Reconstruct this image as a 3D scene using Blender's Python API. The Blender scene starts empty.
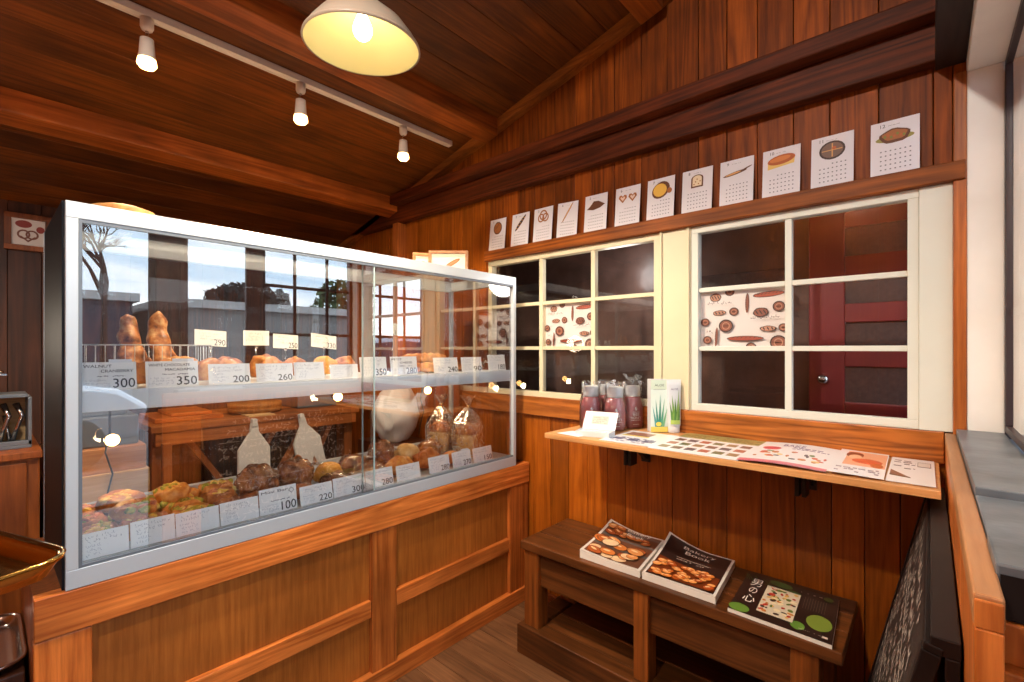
import bpy, bmesh, math, random
from mathutils import Vector, Matrix, noise
random.seed(7)
COL = bpy.context.scene.collection
S = bpy.context.scene
V = Vector
# ------------------------------------------------------------------ viewpoint
CAM_H, FPX, SN, CS = 1.44, 471.0, .664, .748
def at(px, py, z=None, x=None, y=None, d=None):
    u = (px-512)/FPX
    r = V((-SN+CS*u, CS+SN*u, (349-py)/FPX))
    if z is not None: k = (z-CAM_H)/r.z
    elif x is not None: k = x/r.x
    elif y is not None: k = y/r.y
    else: k = d
    return V((0, 0, CAM_H))+r*k
# ------------------------------------------------------------------ materials
def newmat(name):
    m = bpy.data.materials.new(name); m.use_nodes = True
    nt = m.node_tree; b = nt.nodes['Principled BSDF']
    return m, nt, b
def srgb(c):
    c = [x/255 for x in c]
    return tuple(((x/12.92) if x <= .04045 else ((x+.055)/1.055)**2.4) for x in c)+(1,)
def plain(name, c, rough=.5, metal=0, spec=.5, emit=0, ecol=None, bump=0, bscale=60, coat=0, var=0):
    m, nt, b = newmat(name)
    b.inputs['Base Color'].default_value = srgb(c)
    b.inputs['Roughness'].default_value = rough
    b.inputs['Metallic'].default_value = metal
    b.inputs['Specular IOR Level'].default_value = spec
    b.inputs['Coat Weight'].default_value = coat
    if emit:
        b.inputs['Emission Color'].default_value = srgb(ecol or c); b.inputs['Emission Strength'].default_value = emit
    if bump or var:
        tc = nt.nodes.new('ShaderNodeTexCoord'); n = nt.nodes.new('ShaderNodeTexNoise')
        n.inputs['Scale'].default_value = bscale; n.inputs['Detail'].default_value = 5
        nt.links.new(tc.outputs['Object'], n.inputs['Vector'])
        if bump:
            bp = nt.nodes.new('ShaderNodeBump'); bp.inputs['Strength'].default_value = bump; bp.inputs['Distance'].default_value = .01
            nt.links.new(n.outputs['Fac'], bp.inputs['Height']); nt.links.new(bp.outputs['Normal'], b.inputs['Normal'])
        if var:
            cr = nt.nodes.new('ShaderNodeValToRGB')
            s = srgb(c)
            cr.color_ramp.elements[0].position = .3; cr.color_ramp.elements[1].position = .7
            cr.color_ramp.elements[0].color = tuple(x*(1-var) for x in s[:3])+(1,)
            cr.color_ramp.elements[1].color = tuple(min(1, x*(1+var)) for x in s[:3])+(1,)
            nt.links.new(n.outputs['Fac'], cr.inputs['Fac']); nt.links.new(cr.outputs['Color'], b.inputs['Base Color'])
    return m
def wood(name, dark, light, axis='z', rough=.38, fine=26, stretch=.05, varp=.35, knots=.5, coat=.04, bump=.12, gloss=.32, stain=.35):
    """Varnished timber: rings and streaks run along `axis`, each board shifted by its face attribute pid."""
    m, nt, b = newmat(name); N = nt.nodes; L = nt.links
    tc = N.new('ShaderNodeTexCoord'); at_ = N.new('ShaderNodeAttribute'); at_.attribute_name = 'pid'
    vm = N.new('ShaderNodeVectorMath'); vm.operation = 'SCALE'; vm.inputs[0].default_value = (7.3, 3.1, 5.7)
    L.new(at_.outputs['Fac'], vm.inputs['Scale'])
    ad = N.new('ShaderNodeVectorMath'); ad.operation = 'ADD'
    L.new(tc.outputs['Object'], ad.inputs[0]); L.new(vm.outputs[0], ad.inputs[1])
    def mp(sx):
        mm = N.new('ShaderNodeMapping'); sc = [sx, sx, sx]; sc['xyz'.index(axis)] = sx*stretch
        mm.inputs['Scale'].default_value = sc; L.new(ad.outputs[0], mm.inputs['Vector']); return mm
    m1 = mp(fine); n1 = N.new('ShaderNodeTexNoise'); n1.inputs['Scale'].default_value = 3.2; n1.inputs['Detail'].default_value = 8; n1.inputs['Roughness'].default_value = .65
    L.new(m1.outputs[0], n1.inputs['Vector'])
    m2 = mp(6); w = N.new('ShaderNodeTexNoise'); w.inputs['Scale'].default_value = 1.0; w.inputs['Detail'].default_value = 2; w.inputs['Distortion'].default_value = .7
    L.new(m2.outputs[0], w.inputs['Vector'])
    mul = N.new('ShaderNodeMath'); mul.operation = 'MULTIPLY'; mul.inputs[1].default_value = 11; L.new(w.outputs['Fac'], mul.inputs[0])
    sn = N.new('ShaderNodeMath'); sn.operation = 'FRACT'; L.new(mul.outputs[0], sn.inputs[0])
    pp = N.new('ShaderNodeMath'); pp.operation = 'PINGPONG'; pp.inputs[1].default_value = .5; L.new(sn.outputs[0], pp.inputs[0])
    mx = N.new('ShaderNodeMath'); mx.operation = 'MULTIPLY_ADD'; mx.inputs[1].default_value = .55*knots*2
    L.new(pp.outputs[0], mx.inputs[0]); 
    a2 = N.new('ShaderNodeMath'); a2.operation = 'MULTIPLY_ADD'; a2.inputs[1].default_value = .75; a2.inputs[2].default_value = -.05
    L.new(n1.outputs['Fac'], a2.inputs[0]); L.new(a2.outputs[0], mx.inputs[2])
    cr = N.new('ShaderNodeValToRGB'); cr.color_ramp.elements[0].position = .18; cr.color_ramp.elements[1].position = .78
    cr.color_ramp.elements[0].color = srgb(dark); cr.color_ramp.elements[1].color = srgb(light)
    L.new(mx.outputs[0], cr.inputs['Fac'])
    # broad stain patches
    n3 = N.new('ShaderNodeTexNoise'); n3.inputs['Scale'].default_value = 3.0; n3.inputs['Detail'].default_value = 3; L.new(ad.outputs[0], n3.inputs['Vector'])
    mr = N.new('ShaderNodeMapRange'); mr.inputs['From Min'].default_value = .3; mr.inputs['From Max'].default_value = .7
    mr.inputs['To Min'].default_value = 1-stain; mr.inputs['To Max'].default_value = 1+stain*.6
    L.new(n3.outputs['Fac'], mr.inputs['Value'])
    wn = N.new('ShaderNodeTexWhiteNoise'); wn.noise_dimensions = '1D'; L.new(at_.outputs['Fac'], wn.inputs['W'])
    mr2 = N.new('ShaderNodeMapRange'); mr2.inputs['To Min'].default_value = 1-varp; mr2.inputs['To Max'].default_value = 1+varp*.5
    L.new(wn.outputs['Value'], mr2.inputs['Value'])
    mm = N.new('ShaderNodeMath'); mm.operation = 'MULTIPLY'; L.new(mr.outputs[0], mm.inputs[0]); L.new(mr2.outputs[0], mm.inputs[1])
    sc = N.new('ShaderNodeVectorMath'); sc.operation = 'SCALE'; L.new(cr.outputs['Color'], sc.inputs[0]); L.new(mm.outputs[0], sc.inputs['Scale'])
    L.new(sc.outputs[0], b.inputs['Base Color'])
    b.inputs['Roughness'].default_value = rough; b.inputs['Coat Weight'].default_value = coat; b.inputs['Coat Roughness'].default_value = .25
    b.inputs['Specular IOR Level'].default_value = gloss
    bp = N.new('ShaderNodeBump'); bp.inputs['Strength'].default_value = bump; bp.inputs['Distance'].default_value = .004
    L.new(n1.outputs['Fac'], bp.inputs['Height']); L.new(bp.outputs['Normal'], b.inputs['Normal'])
    return m
def glass(name, refl, tint=(1, 1, 1), base=0.0, rough=0.0, bump=0, bscale=30):
    m, nt, b = newmat(name); N = nt.nodes; L = nt.links; N.remove(b)
    out = N['Material Output']
    tr = N.new('ShaderNodeBsdfTransparent'); tr.inputs['Color'].default_value = (*tint, 1)
    gl = N.new('ShaderNodeBsdfAnisotropic'); gl.inputs['Roughness'].default_value = rough; gl.inputs['Color'].default_value = (1, 1, 1, 1)
    lw = N.new('ShaderNodeFresnel'); lw.inputs['IOR'].default_value = 1.5
    ma = N.new('ShaderNodeMath'); ma.operation = 'MULTIPLY_ADD'; ma.inputs[1].default_value = refl; ma.inputs[2].default_value = base; ma.use_clamp = True
    L.new(lw.outputs[0], ma.inputs[0])
    mix = N.new('ShaderNodeMixShader'); L.new(ma.outputs[0], mix.inputs[0]); L.new(tr.outputs[0], mix.inputs[1]); L.new(gl.outputs[0], mix.inputs[2])
    if bump:
        tc = N.new('ShaderNodeTexCoord'); n = N.new('ShaderNodeTexNoise'); n.inputs['Scale'].default_value = bscale; n.inputs['Detail'].default_value = 3; n.inputs['Distortion'].default_value = 1.5
        L.new(tc.outputs['Object'], n.inputs['Vector'])
        bp = N.new('ShaderNodeBump'); bp.inputs['Strength'].default_value = bump; bp.inputs['Distance'].default_value = .02
        L.new(n.outputs['Fac'], bp.inputs['Height']); L.new(bp.outputs['Normal'], gl.inputs['Normal']); L.new(bp.outputs['Normal'], lw.inputs['Normal'])
    L.new(mix.outputs[0], out.inputs['Surface'])
    return m
def printmat(name, rough=.6, coat=0, emit=0):
    m, nt, b = newmat(name)
    a = nt.nodes.new('ShaderNodeAttribute'); a.attribute_name = 'col'
    nt.links.new(a.outputs['Color'], b.inputs['Base Color'])
    b.inputs['Roughness'].default_value = rough; b.inputs['Coat Weight'].default_value = coat; b.inputs['Coat Roughness'].default_value = .12
    return m
def crust(name, a, b_, c, scale=22, rough=.42, spec=.5):
    m, nt, b = newmat(name); N = nt.nodes; L = nt.links
    tc = N.new('ShaderNodeTexCoord'); oi = N.new('ShaderNodeObjectInfo')
    ad = N.new('ShaderNodeVectorMath'); ad.operation = 'ADD'; L.new(tc.outputs['Object'], ad.inputs[0]); L.new(oi.outputs['Random'], ad.inputs[1])
    n = N.new('ShaderNodeTexNoise'); n.inputs['Scale'].default_value = scale; n.inputs['Detail'].default_value = 6; n.inputs['Roughness'].default_value = .6
    L.new(ad.outputs[0], n.inputs['Vector'])
    cr = N.new('ShaderNodeValToRGB'); e = cr.color_ramp.elements
    e[0].position = .33; e[0].color = srgb(a); e[1].position = .68; e[1].color = srgb(c)
    k = e.new(.5); k.color = srgb(b_)
    L.new(n.outputs['Fac'], cr.inputs['Fac']); L.new(cr.outputs[0], b.inputs['Base Color'])
    bp = N.new('ShaderNodeBump'); bp.inputs['Strength'].default_value = .5; bp.inputs['Distance'].default_value = .006
    L.new(n.outputs['Fac'], bp.inputs['Height']); L.new(bp.outputs['Normal'], b.inputs['Normal'])
    b.inputs['Roughness'].default_value = rough; b.inputs['Specular IOR Level'].default_value = spec
    return m
M = {}
M['counter'] = wood('counter_pine', (146, 64, 16), (242, 144, 68), 'y', rough=.36, varp=.15, knots=.35)
M['counterv'] = wood('counter_pine_upright', (140, 64, 16), (234, 136, 62), 'z', rough=.36, varp=.2, knots=.35)
M['panel'] = wood('counter_panel', (140, 74, 20), (206, 124, 52), 'z', rough=.42, varp=.08, knots=.15, stain=.25)
M['wallv'] = wood('wall_plank', (122, 56, 6), (196, 106, 26), 'z', rough=.38, varp=.3, knots=.3, coat=.05, stain=.3)
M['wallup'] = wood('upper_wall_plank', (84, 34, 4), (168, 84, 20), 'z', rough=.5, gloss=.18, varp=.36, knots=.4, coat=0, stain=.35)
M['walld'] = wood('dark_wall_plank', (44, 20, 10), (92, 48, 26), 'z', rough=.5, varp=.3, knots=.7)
M['ceil'] = wood('ceiling_board', (70, 32, 5), (142, 74, 18), 'y', rough=.5, varp=.3, knots=.35, coat=.05)
M['beam'] = wood('ceiling_beam', (112, 50, 12), (190, 100, 36), 'y', rough=.45, varp=.2)
M['tie'] = wood('dark_tie_beam', (38, 12, 3), (112, 48, 14), 'x', rough=.55, gloss=.18, coat=0, varp=.2)
M['darkb'] = wood('dark_end_beam', (22, 14, 12), (52, 36, 32), 'y', rough=.6, varp=.1)
M['rake'] = wood('rake_board', (112, 56, 16), (186, 108, 44), 'x', rough=.5)
M['ledge'] = wood('ledge_board', (84, 38, 8), (164, 88, 28), 'x', rough=.5, gloss=.2, coat=0)
M['sillb'] = wood('sill_beam', (112, 56, 16), (190, 110, 46), 'x', rough=.34, varp=.05, knots=.85, stretch=.09)
M['shelf'] = wood('shelf_pine', (170, 112, 62), (222, 170, 112), 'x', rough=.4, knots=.3, stain=.15)
M['bench'] = wood('bench_oak', (54, 28, 12), (114, 64, 28), 'x', rough=.38, varp=.15, knots=.5)
M['benchv'] = wood('bench_oak_upright', (84, 40, 12), (158, 88, 34), 'z', rough=.4, varp=.15)
M['strip'] = wood('sill_edge', (164, 104, 62), (214, 156, 106), 'y', rough=.42, stain=.2, knots=.3)
M['floor'] = wood('floor_board', (92, 58, 36), (156, 108, 72), 'x', rough=.36, varp=.25, knots=.3, stain=.3)
M['tablew'] = wood('table_pine', (128, 66, 28), (196, 118, 58), 'y', rough=.5, knots=.3)
M['tablez'] = wood('brace_pine', (128, 66, 28), (190, 112, 54), 'z', rough=.5, knots=.3)
M['crate'] = wood('pale_crate', (176, 130, 78), (222, 184, 130), 'y', rough=.6, knots=.2, varp=.1, stain=.15)
M['cabinet'] = wood('back_cabinet', (104, 50, 18), (160, 88, 38), 'z', rough=.45)
M['cream'] = plain('cream_paint_warm_lit', (214, 202, 170), .45, var=.05, bscale=4)  # warm light on the left window and panel is worked into this colour
M['white_paint'] = plain('white_paint', (228, 222, 216), .5, var=.06, bscale=5)
M['grey_paint'] = plain('pale_grey_panel', (208, 208, 198), .45, var=.04, bscale=3)
M['alu'] = plain('aluminium', (196, 203, 210), .32, metal=.35)
M['alu_dark'] = plain('aluminium_channel', (112, 120, 130), .4, metal=.4)
M['steel'] = plain('steel', (205, 200, 195), .18, metal=1)
M['shelf_metal'] = plain('shelf_enamel', (232, 236, 240), .4)
M['black'] = plain('black_gloss', (14, 14, 20), .5, spec=.2)
M['black_iron'] = plain('black_iron', (26, 22, 22), .45, metal=.3)
M['slate'] = plain('slate', (96, 101, 108), .38, bump=.35, bscale=9, var=.35)
M['chalk'] = plain('chalkboard_black', (40, 30, 28), .55, var=.2, bscale=8)
M['darkwood'] = plain('dark_frame_paint', (26, 17, 16), .5, spec=.25, var=.2, bscale=20)
M['winframe'] = plain('dark_window_frame', (46, 30, 34), .45)
M['glass_case'] = glass('display_glass', 1.2, (.985, .99, .99), .20)
M['glass_in'] = glass('clear_glass', .9, (.985, .99, .985), .0)
M['glass_win'] = glass('window_glass', 1.0, (.96, .96, .97), .03)
M['glass_edge'] = plain('glass_edge', (150, 168, 168), .2)
M['film'] = glass('plastic_film', 1.4, (.985, .985, .99), .02, .15, bump=.8, bscale=22)
M['film_soft'] = glass('plastic_bag_film', 1.0, (.97, .97, .98), .2, .25, bump=1.0, bscale=45)
M['sheet'] = plain('crumpled_brown_sheet', (84, 64, 58), .3, bump=.9, bscale=7, var=.35)
M['red'] = plain('red_door_paint', (118, 26, 32), .4, var=.15, bscale=6)
M['doorglass'] = plain('door_dark_pane', (70, 62, 62), .25, var=.15)
M['shade_out'] = plain('shade_enamel', (196, 178, 158), .3)
M['shade_in'] = plain('shade_lining', (240, 232, 176), .5)
M['bulb'] = plain('bulb_glow', (255, 220, 160), .5, emit=12, ecol=(255, 232, 190))
M['bulb_small'] = plain('small_bulb_glow', (255, 200, 130), .5, emit=22, ecol=(255, 190, 110))
M['lampwhite'] = plain('lamp_enamel', (228, 214, 200), .35)
M['print'] = printmat('printed_paper', .6)
M['gloss'] = printmat('glossy_print', .35, .5)
M['pages'] = plain('page_edges', (226, 218, 210), .7)
M['white'] = plain('white_plastic', (206, 208, 212), .4)
M['bagwhite'] = plain('thin_white_plastic', (214, 212, 212), .45, bump=.35, bscale=10)
M['brass'] = plain('brass', (216, 168, 84), .14, metal=1)
M['pink_liquid'] = plain('rose_pouch', (176, 92, 98), .3, coat=.5)
M['wicker'] = wood('wicker', (120, 74, 34), (190, 132, 72), 'x', rough=.6, fine=60)
M['c_brown'] = crust('brown_crust', (120, 56, 22), (186, 104, 46), (230, 160, 92))
M['c_rustic'] = crust('rustic_crust', (96, 50, 24), (184, 112, 58), (226, 180, 122), 30)
M['c_gold'] = crust('golden_crust', (160, 84, 30), (208, 130, 56), (236, 180, 100))
M['c_dark'] = crust('dark_crust', (86, 40, 20), (146, 78, 40), (200, 128, 78))
M['c_yellow'] = crust('yellow_bun', (214, 132, 36), (236, 168, 66), (246, 194, 104), rough=.6)
M['c_pale'] = crust('pale_loaf_side', (206, 156, 90), (226, 184, 120), (240, 208, 150))
M['t_green'] = crust('green_topping', (104, 116, 30), (164, 166, 52), (220, 190, 80), 60)
M['t_yellow'] = crust('cheese_topping', (222, 160, 62), (244, 202, 96), (250, 226, 150), 40)
M['t_pink'] = crust('ham_topping', (186, 92, 66), (222, 140, 100), (240, 184, 140), 50)
M['leaf'] = plain('foliage', (66, 92, 50), .7, var=.5, bscale=5)
M['hedge'] = plain('dark_foliage', (44, 50, 46), .8, var=.4, bscale=4)
M['bark'] = plain('bark', (52, 40, 36), .9)
M['ground'] = plain('asphalt', (112, 112, 112), .85, var=.2, bscale=2)
M['bld'] = plain('pale_render', (150, 146, 142), .8, var=.08, bscale=1)
M['bldroof'] = plain('grey_roof', (196, 192, 188), .7)
M['slatewall'] = plain('dark_slate_wall', (62, 68, 84), .7, var=.15)
M['carpaint'] = plain('silver_car', (188, 194, 204), .25, metal=.5, coat=.6)
M['carglass'] = plain('car_window', (34, 44, 66), .08)
M['tyre'] = plain('tyre', (22, 22, 22), .8)
M['red_box'] = plain('red_cloth', (122, 26, 24), .7)
M['card'] = plain('cardboard', (196, 160, 112), .8, var=.08)
# ------------------------------------------------------------------ mesh building
class MB:
    def __init__(s):
        s.bm = bmesh.new(); s.pid = s.bm.faces.layers.float.new('pid'); s.n = 0
        s.mats = None
    def _p(s, faces, pid=None):
        v = random.random()*50 if pid is None else pid
        for f in faces: f[s.pid] = v
    def box(s, x0, x1, y0, y1, z0, z1, pid=None, mx=None):
        if x0 > x1: x0, x1 = x1, x0
        if y0 > y1: y0, y1 = y1, y0
        if z0 > z1: z0, z1 = z1, z0
        c = [V((x, y, z)) for x in (x0, x1) for y in (y0, y1) for z in (z0, z1)]
        if mx: c = [mx @ v for v in c]
        v = [s.bm.verts.new(k) for k in c]
        fs = [s.bm.faces.new([v[i] for i in q]) for q in ((0, 1, 3, 2), (4, 6, 7, 5), (0, 4, 5, 1), (2, 3, 7, 6), (0, 2, 6, 4), (1, 5, 7, 3))]
        s._p(fs, pid); return s
    def quadx(s, x, y0, y1, z0, z1):
        s._p([s.bm.faces.new([s.bm.verts.new(p) for p in ((x, y0, z0), (x, y1, z0), (x, y1, z1), (x, y0, z1))])]); return s
    def quady(s, y, x0, x1, z0, z1):
        s._p([s.bm.faces.new([s.bm.verts.new(p) for p in ((x0, y, z0), (x1, y, z0), (x1, y, z1), (x0, y, z1))])]); return s
    def prism(s, pts, a, b, axis='y', pid=None):
        """pts: 2-D outline; extruded from a to b along axis."""
        def mk(p, t):
            return {'y': V((p[0], t, p[1])), 'x': V((t, p[0], p[1])), 'z': V((p[0], p[1], t))}[axis]
        A = [s.bm.verts.new(mk(p, a)) for p in pts]; B = [s.bm.verts.new(mk(p, b)) for p in pts]
        fs = [s.bm.faces.new(A), s.bm.faces.new(B[::-1])]
        n = len(pts)
        for i in range(n): fs.append(s.bm.faces.new([A[i], B[i], B[(i+1) % n], A[(i+1) % n]]))
        s._p(fs, pid); return s
    def bar(s, p, q, w, h, up=V((0, 0, 1)), pid=None):
        p, q = V(p), V(q); d = (q-p); L = d.length; d.normalize()
        sd = d.cross(up).normalized() if abs(d.dot(up)) < .999 else V((1, 0, 0)); u2 = sd.cross(d).normalized()
        mx = Matrix.Translation(p) @ Matrix((d, sd, u2)).transposed().to_4x4()
        return s.box(0, L, -w/2, w/2, -h/2, h/2, pid, mx)
    def tube(s, path, rad, seg=10, cap=True, sq=None):
        path = [V(p) for p in path]; n = len(path)
        rads = rad if isinstance(rad, (list, tuple)) else [rad]*n
        rings = []; prev = None
        for i, p in enumerate(path):
            t = (path[min(i+1, n-1)]-path[max(i-1, 0)])
            t = t.normalized() if t.length > 1e-9 else V((0, 0, 1))
            if prev is None:
                a = V((0, 0, 1)) if abs(t.z) < .9 else V((1, 0, 0)); x = t.cross(a).normalized()
            else:
                x = (prev-t*prev.dot(t)).normalized()
            prev = x; y = t.cross(x)
            r = rads[i]
            rings.append([s.bm.verts.new(p+(x*math.cos(2*math.pi*k/seg)+y*math.sin(2*math.pi*k/seg))*r) for k in range(seg)])
        fs = []
        for a, b in zip(rings, rings[1:]):
            for k in range(seg): fs.append(s.bm.faces.new([a[k], a[(k+1) % seg], b[(k+1) % seg], b[k]]))
        if cap: fs += [s.bm.faces.new(rings[0][::-1]), s.bm.faces.new(rings[-1])]
        s._p(fs); 
        for f in fs: f.smooth = True
        return s
    def lathe(s, prof, c=(0, 0, 0), seg=28, mx=None, sy=1, capb=True, capt=True, power=2):
        rings = []
        for r, z in prof:
            ring = []
            for k in range(seg):
                a = 2*math.pi*k/seg; ca, sa = math.cos(a), math.sin(a)
                q = 1 if power == 2 else (abs(ca)**power+abs(sa)**power)**(-1/power)
                v = V((r*ca*q, r*sa*q*sy, z))
                if mx: v = mx @ v
                ring.append(s.bm.verts.new(v+V(c)))
            rings.append(ring)
        fs = []
        for a, b in zip(rings, rings[1:]):
            for k in range(seg): fs.append(s.bm.faces.new([a[k], a[(k+1) % seg], b[(k+1) % seg], b[k]]))
        if capb: fs.append(s.bm.faces.new(rings[0][::-1]))
        if capt: fs.append(s.bm.faces.new(rings[-1]))
        s._p(fs)
        for f in fs: f.smooth = len(f.verts) == 4
        return s
    def blob(s, c, r, fn=None, sub=3, mx=None):
        """ellipsoid radius triple r; fn(unit vector)->scale or vector"""
        b2 = bmesh.new(); bmesh.ops.create_icosphere(b2, subdivisions=sub, radius=1)
        vm = {}
        for v in b2.verts:
            u = v.co.normalized(); k = fn(u) if fn else 1
            p = (u*k if not isinstance(k, Vector) else k); p = V((p.x*r[0], p.y*r[1], p.z*r[2]))
            if mx: p = mx @ p
            vm[v.index] = s.bm.verts.new(p+V(c))
        fs = [s.bm.faces.new([vm[v.index] for v in f.verts]) for f in b2.faces]
        s._p(fs)
        for f in fs: f.smooth = True
        b2.free(); return s
    def build(s, name, mat, parent=None, bevel=0, world=True, solid=0, props=None):
        me = bpy.data.meshes.new(name)
        o = bpy.data.objects.new(name, me); COL.objects.link(o)
        if parent is not None:
            o.parent = parent
            if world:
                wl = worldloc(parent)
                for v in s.bm.verts: v.co -= wl
        elif world:
            xs = [v.co for v in s.bm.verts]
            c = V(((min(v.x for v in xs)+max(v.x for v in xs))/2, (min(v.y for v in xs)+max(v.y for v in xs))/2, min(v.z for v in xs)))
            for v in s.bm.verts: v.co -= c
            o.location = c
        bmesh.ops.recalc_face_normals(s.bm, faces=s.bm.faces)
        s.bm.to_mesh(me); s.bm.free()
        for m_ in (mat if isinstance(mat, (list, tuple)) else [mat]): me.materials.append(m_)
        if bevel:
            bv = o.modifiers.new('bevel', 'BEVEL'); bv.width = bevel; bv.segments = 2; bv.limit_method = 'ANGLE'
        if solid:
            so = o.modifiers.new('solid', 'SOLIDIFY'); so.thickness = solid
        return o
def worldloc(o):
    l = V((0, 0, 0))
    while o is not None: l = l+o.location; o = o.parent
    return l
def tag(o, label, cat, group=None, kind=None):
    if label: o['label'] = label
    if cat: o['category'] = cat
    if group: o['group'] = group
    if kind: o['kind'] = kind
    return o
def struct(name, mb, mat, parent=None, bevel=0, label=None):
    o = mb.build(name, mat, parent, bevel)
    if parent is None: o['kind'] = 'structure'
    if label: o['label'] = label; o['category'] = name.split('_')[0]
    return o
def thing(name, label, cat, loc, group=None):
    o = bpy.data.objects.new(name, None); o.empty_display_size = .1; COL.objects.link(o); o.location = loc
    return tag(o, label, cat, group)
# ------------------------------------------------------------------ flat printed art
_tc = {}
def text_geo(body):
    if body in _tc: return _tc[body]
    cu = bpy.data.curves.new('lettering_source', 'FONT'); cu.body = body; cu.size = 1; cu.resolution_u = 3
    o = bpy.data.objects.new('lettering_source', cu); COL.objects.link(o)
    dg = bpy.context.evaluated_depsgraph_get(); me = bpy.data.meshes.new_from_object(o.evaluated_get(dg))
    vs = [(v.co.x, v.co.y) for v in me.vertices]; fs = [tuple(p.vertices) for p in me.polygons]
    bpy.data.objects.remove(o); bpy.data.curves.remove(cu); bpy.data.meshes.remove(me)
    if vs:
        x0 = min(v[0] for v in vs); x1 = max(v[0] for v in vs); y0 = min(v[1] for v in vs); y1 = max(v[1] for v in vs)
        vs = [(x-x0, y-y0) for x, y in vs]; w, h = x1-x0, y1-y0
    else: w = h = 1
    _tc[body] = (vs, fs, w, h); return _tc[body]
class Art:
    """flat coloured shapes on a sheet w x h (metres); layers sit a hair above each other"""
    def __init__(s, w, h, bg, step=.00025):
        s.w, s.h, s.st = w, h, step; s.P = []; s.lay = 0; s.T = []
        s.rect(0, 0, w, h, bg)
    def poly(s, pts, col, lift=True):
        if lift: s.lay += 1
        s.P.append((pts, srgb(col), s.lay)); return s
    def rect(s, x, y, w, h, col, lift=True, rot=0):
        p = [(0, 0), (w, 0), (w, h), (0, h)]; c, n = math.cos(rot), math.sin(rot)
        return s.poly([(x+a*c-b*n, y+a*n+b*c) for a, b in p], col, lift)
    def ell(s, cx, cy, rx, ry, col, rot=0, n=18, a0=0, a1=2*math.pi, lift=True, wob=0):
        c, m = math.cos(rot), math.sin(rot); pts = []
        full = abs(a1-a0-2*math.pi) < 1e-6
        for k in range(n if full else n+1):
            a = a0+(a1-a0)*k/n; q = 1+wob*math.sin(a*5+cx*90)
            x, y = rx*q*math.cos(a), ry*q*math.sin(a); pts.append((cx+x*c-y*m, cy+x*m+y*c))
        return s.poly(pts, col, lift)
    def ring(s, cx, cy, r, t, col, a0=0, a1=2*math.pi, n=18, sy=1):
        s.lay += 1
        for k in range(n):
            a, b = a0+(a1-a0)*k/n, a0+(a1-a0)*(k+1)/n
            s.poly([(cx+r*math.cos(a), cy+sy*r*math.sin(a)), (cx+r*math.cos(b), cy+sy*r*math.sin(b)), (cx+(r-t)*math.cos(b), cy+sy*(r-t)*math.sin(b)), (cx+(r-t)*math.cos(a), cy+sy*(r-t)*math.sin(a))], col, False)
        return s
    def text(s, body, x, y, h, col, w=None, rot=0, align='l'):
        vs, fs, tw, th = text_geo(body); s.lay += 1
        ky = h/th; kx = (w/tw) if w else ky
        off = {'l': 0, 'c': -tw*kx/2, 'r': -tw*kx}[align]; c, n = math.cos(rot), math.sin(rot)
        out = []
        for a, b in vs:
            a, b = a*kx+off, b*ky; out.append((x+a*c-b*n, y+a*n+b*c))
        s.T.append((out, fs, srgb(col), s.lay)); return s
    def scribble(s, x, y, w, h, rows, col, dens=.75, frac=.5, seed=1):
        r = random.Random(seed); s.lay += 1; rh = h/rows
        for i in range(rows):
            cx = x
            while cx < x+w:
                l = rh*r.uniform(.3, .75)
                if r.random() < dens: s.rect(cx, y+i*rh+rh*.25*r.random(), min(l, x+w-cx), rh*frac*r.uniform(.5, 1), col, False, r.uniform(-.12, .12))
                cx += l*1.35
        return s
    def strokes(s, x, y, w, h, rows, col, seed=1, lw=.12):
        """handwriting-like short strokes"""
        r = random.Random(seed); s.lay += 1; rh = h/rows
        for i in range(rows):
            cx = x+r.uniform(0, rh); end = x+w*r.uniform(.75, 1)
            while cx < end:
                if r.random() < .16: cx += rh*.5; continue
                for _ in range(2):
                    a = r.choice([0, 1.57, .8, -.8, 1.4]); L = rh*r.uniform(.25, .6)
                    s.rect(cx+r.uniform(0, .2)*rh, y+i*rh+rh*r.uniform(.1, .45), L, rh*lw, col, False, a)
                cx += rh*.55
        return s
    def mesh(s, fn, sub=0):
        """fn(x, y, lift) -> world V"""
        bm = bmesh.new(); cl = bm.loops.layers.float_color.new('col')
        for pts, col, lay in s.P:
            vs = [bm.verts.new((p[0], p[1], lay*s.st)) for p in pts]
            try: f = bm.faces.new(vs)
            except ValueError: continue
            for l in f.loops: l[cl] = col
        for out, fs, col, lay in s.T:
            vs = [bm.verts.new((p[0], p[1], lay*s.st)) for p in out]
            for q in fs:
                try: f = bm.faces.new([vs[i] for i in q])
                except ValueError: continue
                for l in f.loops: l[cl] = col
        if sub:
            for _ in range(6):
                es = [e for e in bm.edges if e.calc_length() > sub]
                if not es: break
                bmesh.ops.subdivide_edges(bm, edges=es, cuts=1, use_grid_fill=True)
                bmesh.ops.triangulate(bm, faces=[f for f in bm.faces if len(f.verts) > 4])
        for v in bm.verts: v.co = fn(v.co.x, v.co.y, v.co.z)
        return bm
    def build(s, name, mat, o, u, v, parent=None, sub=0, bend=None, center=True):
        o, u, v = V(o), V(u).normalized(), V(v).normalized(); n = u.cross(v)
        def fn(x, y, z):
            b = bend(x/s.w, y/s.h) if bend else 0
            return o+u*x+v*y+n*(z+b)
        bm = s.mesh(fn, sub)
        me = bpy.data.meshes.new(name); ob = bpy.data.objects.new(name, me); COL.objects.link(ob)
        if parent is not None:
            ob.parent = parent; c = worldloc(parent)
        else:
            c = o+u*s.w/2; c = V((c.x, c.y, min(x.co.z for x in bm.verts))); ob.location = c
        for x in bm.verts: x.co -= c
        bm.to_mesh(me); bm.free(); me.materials.append(mat); return ob
INK = (40, 38, 52)
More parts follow.
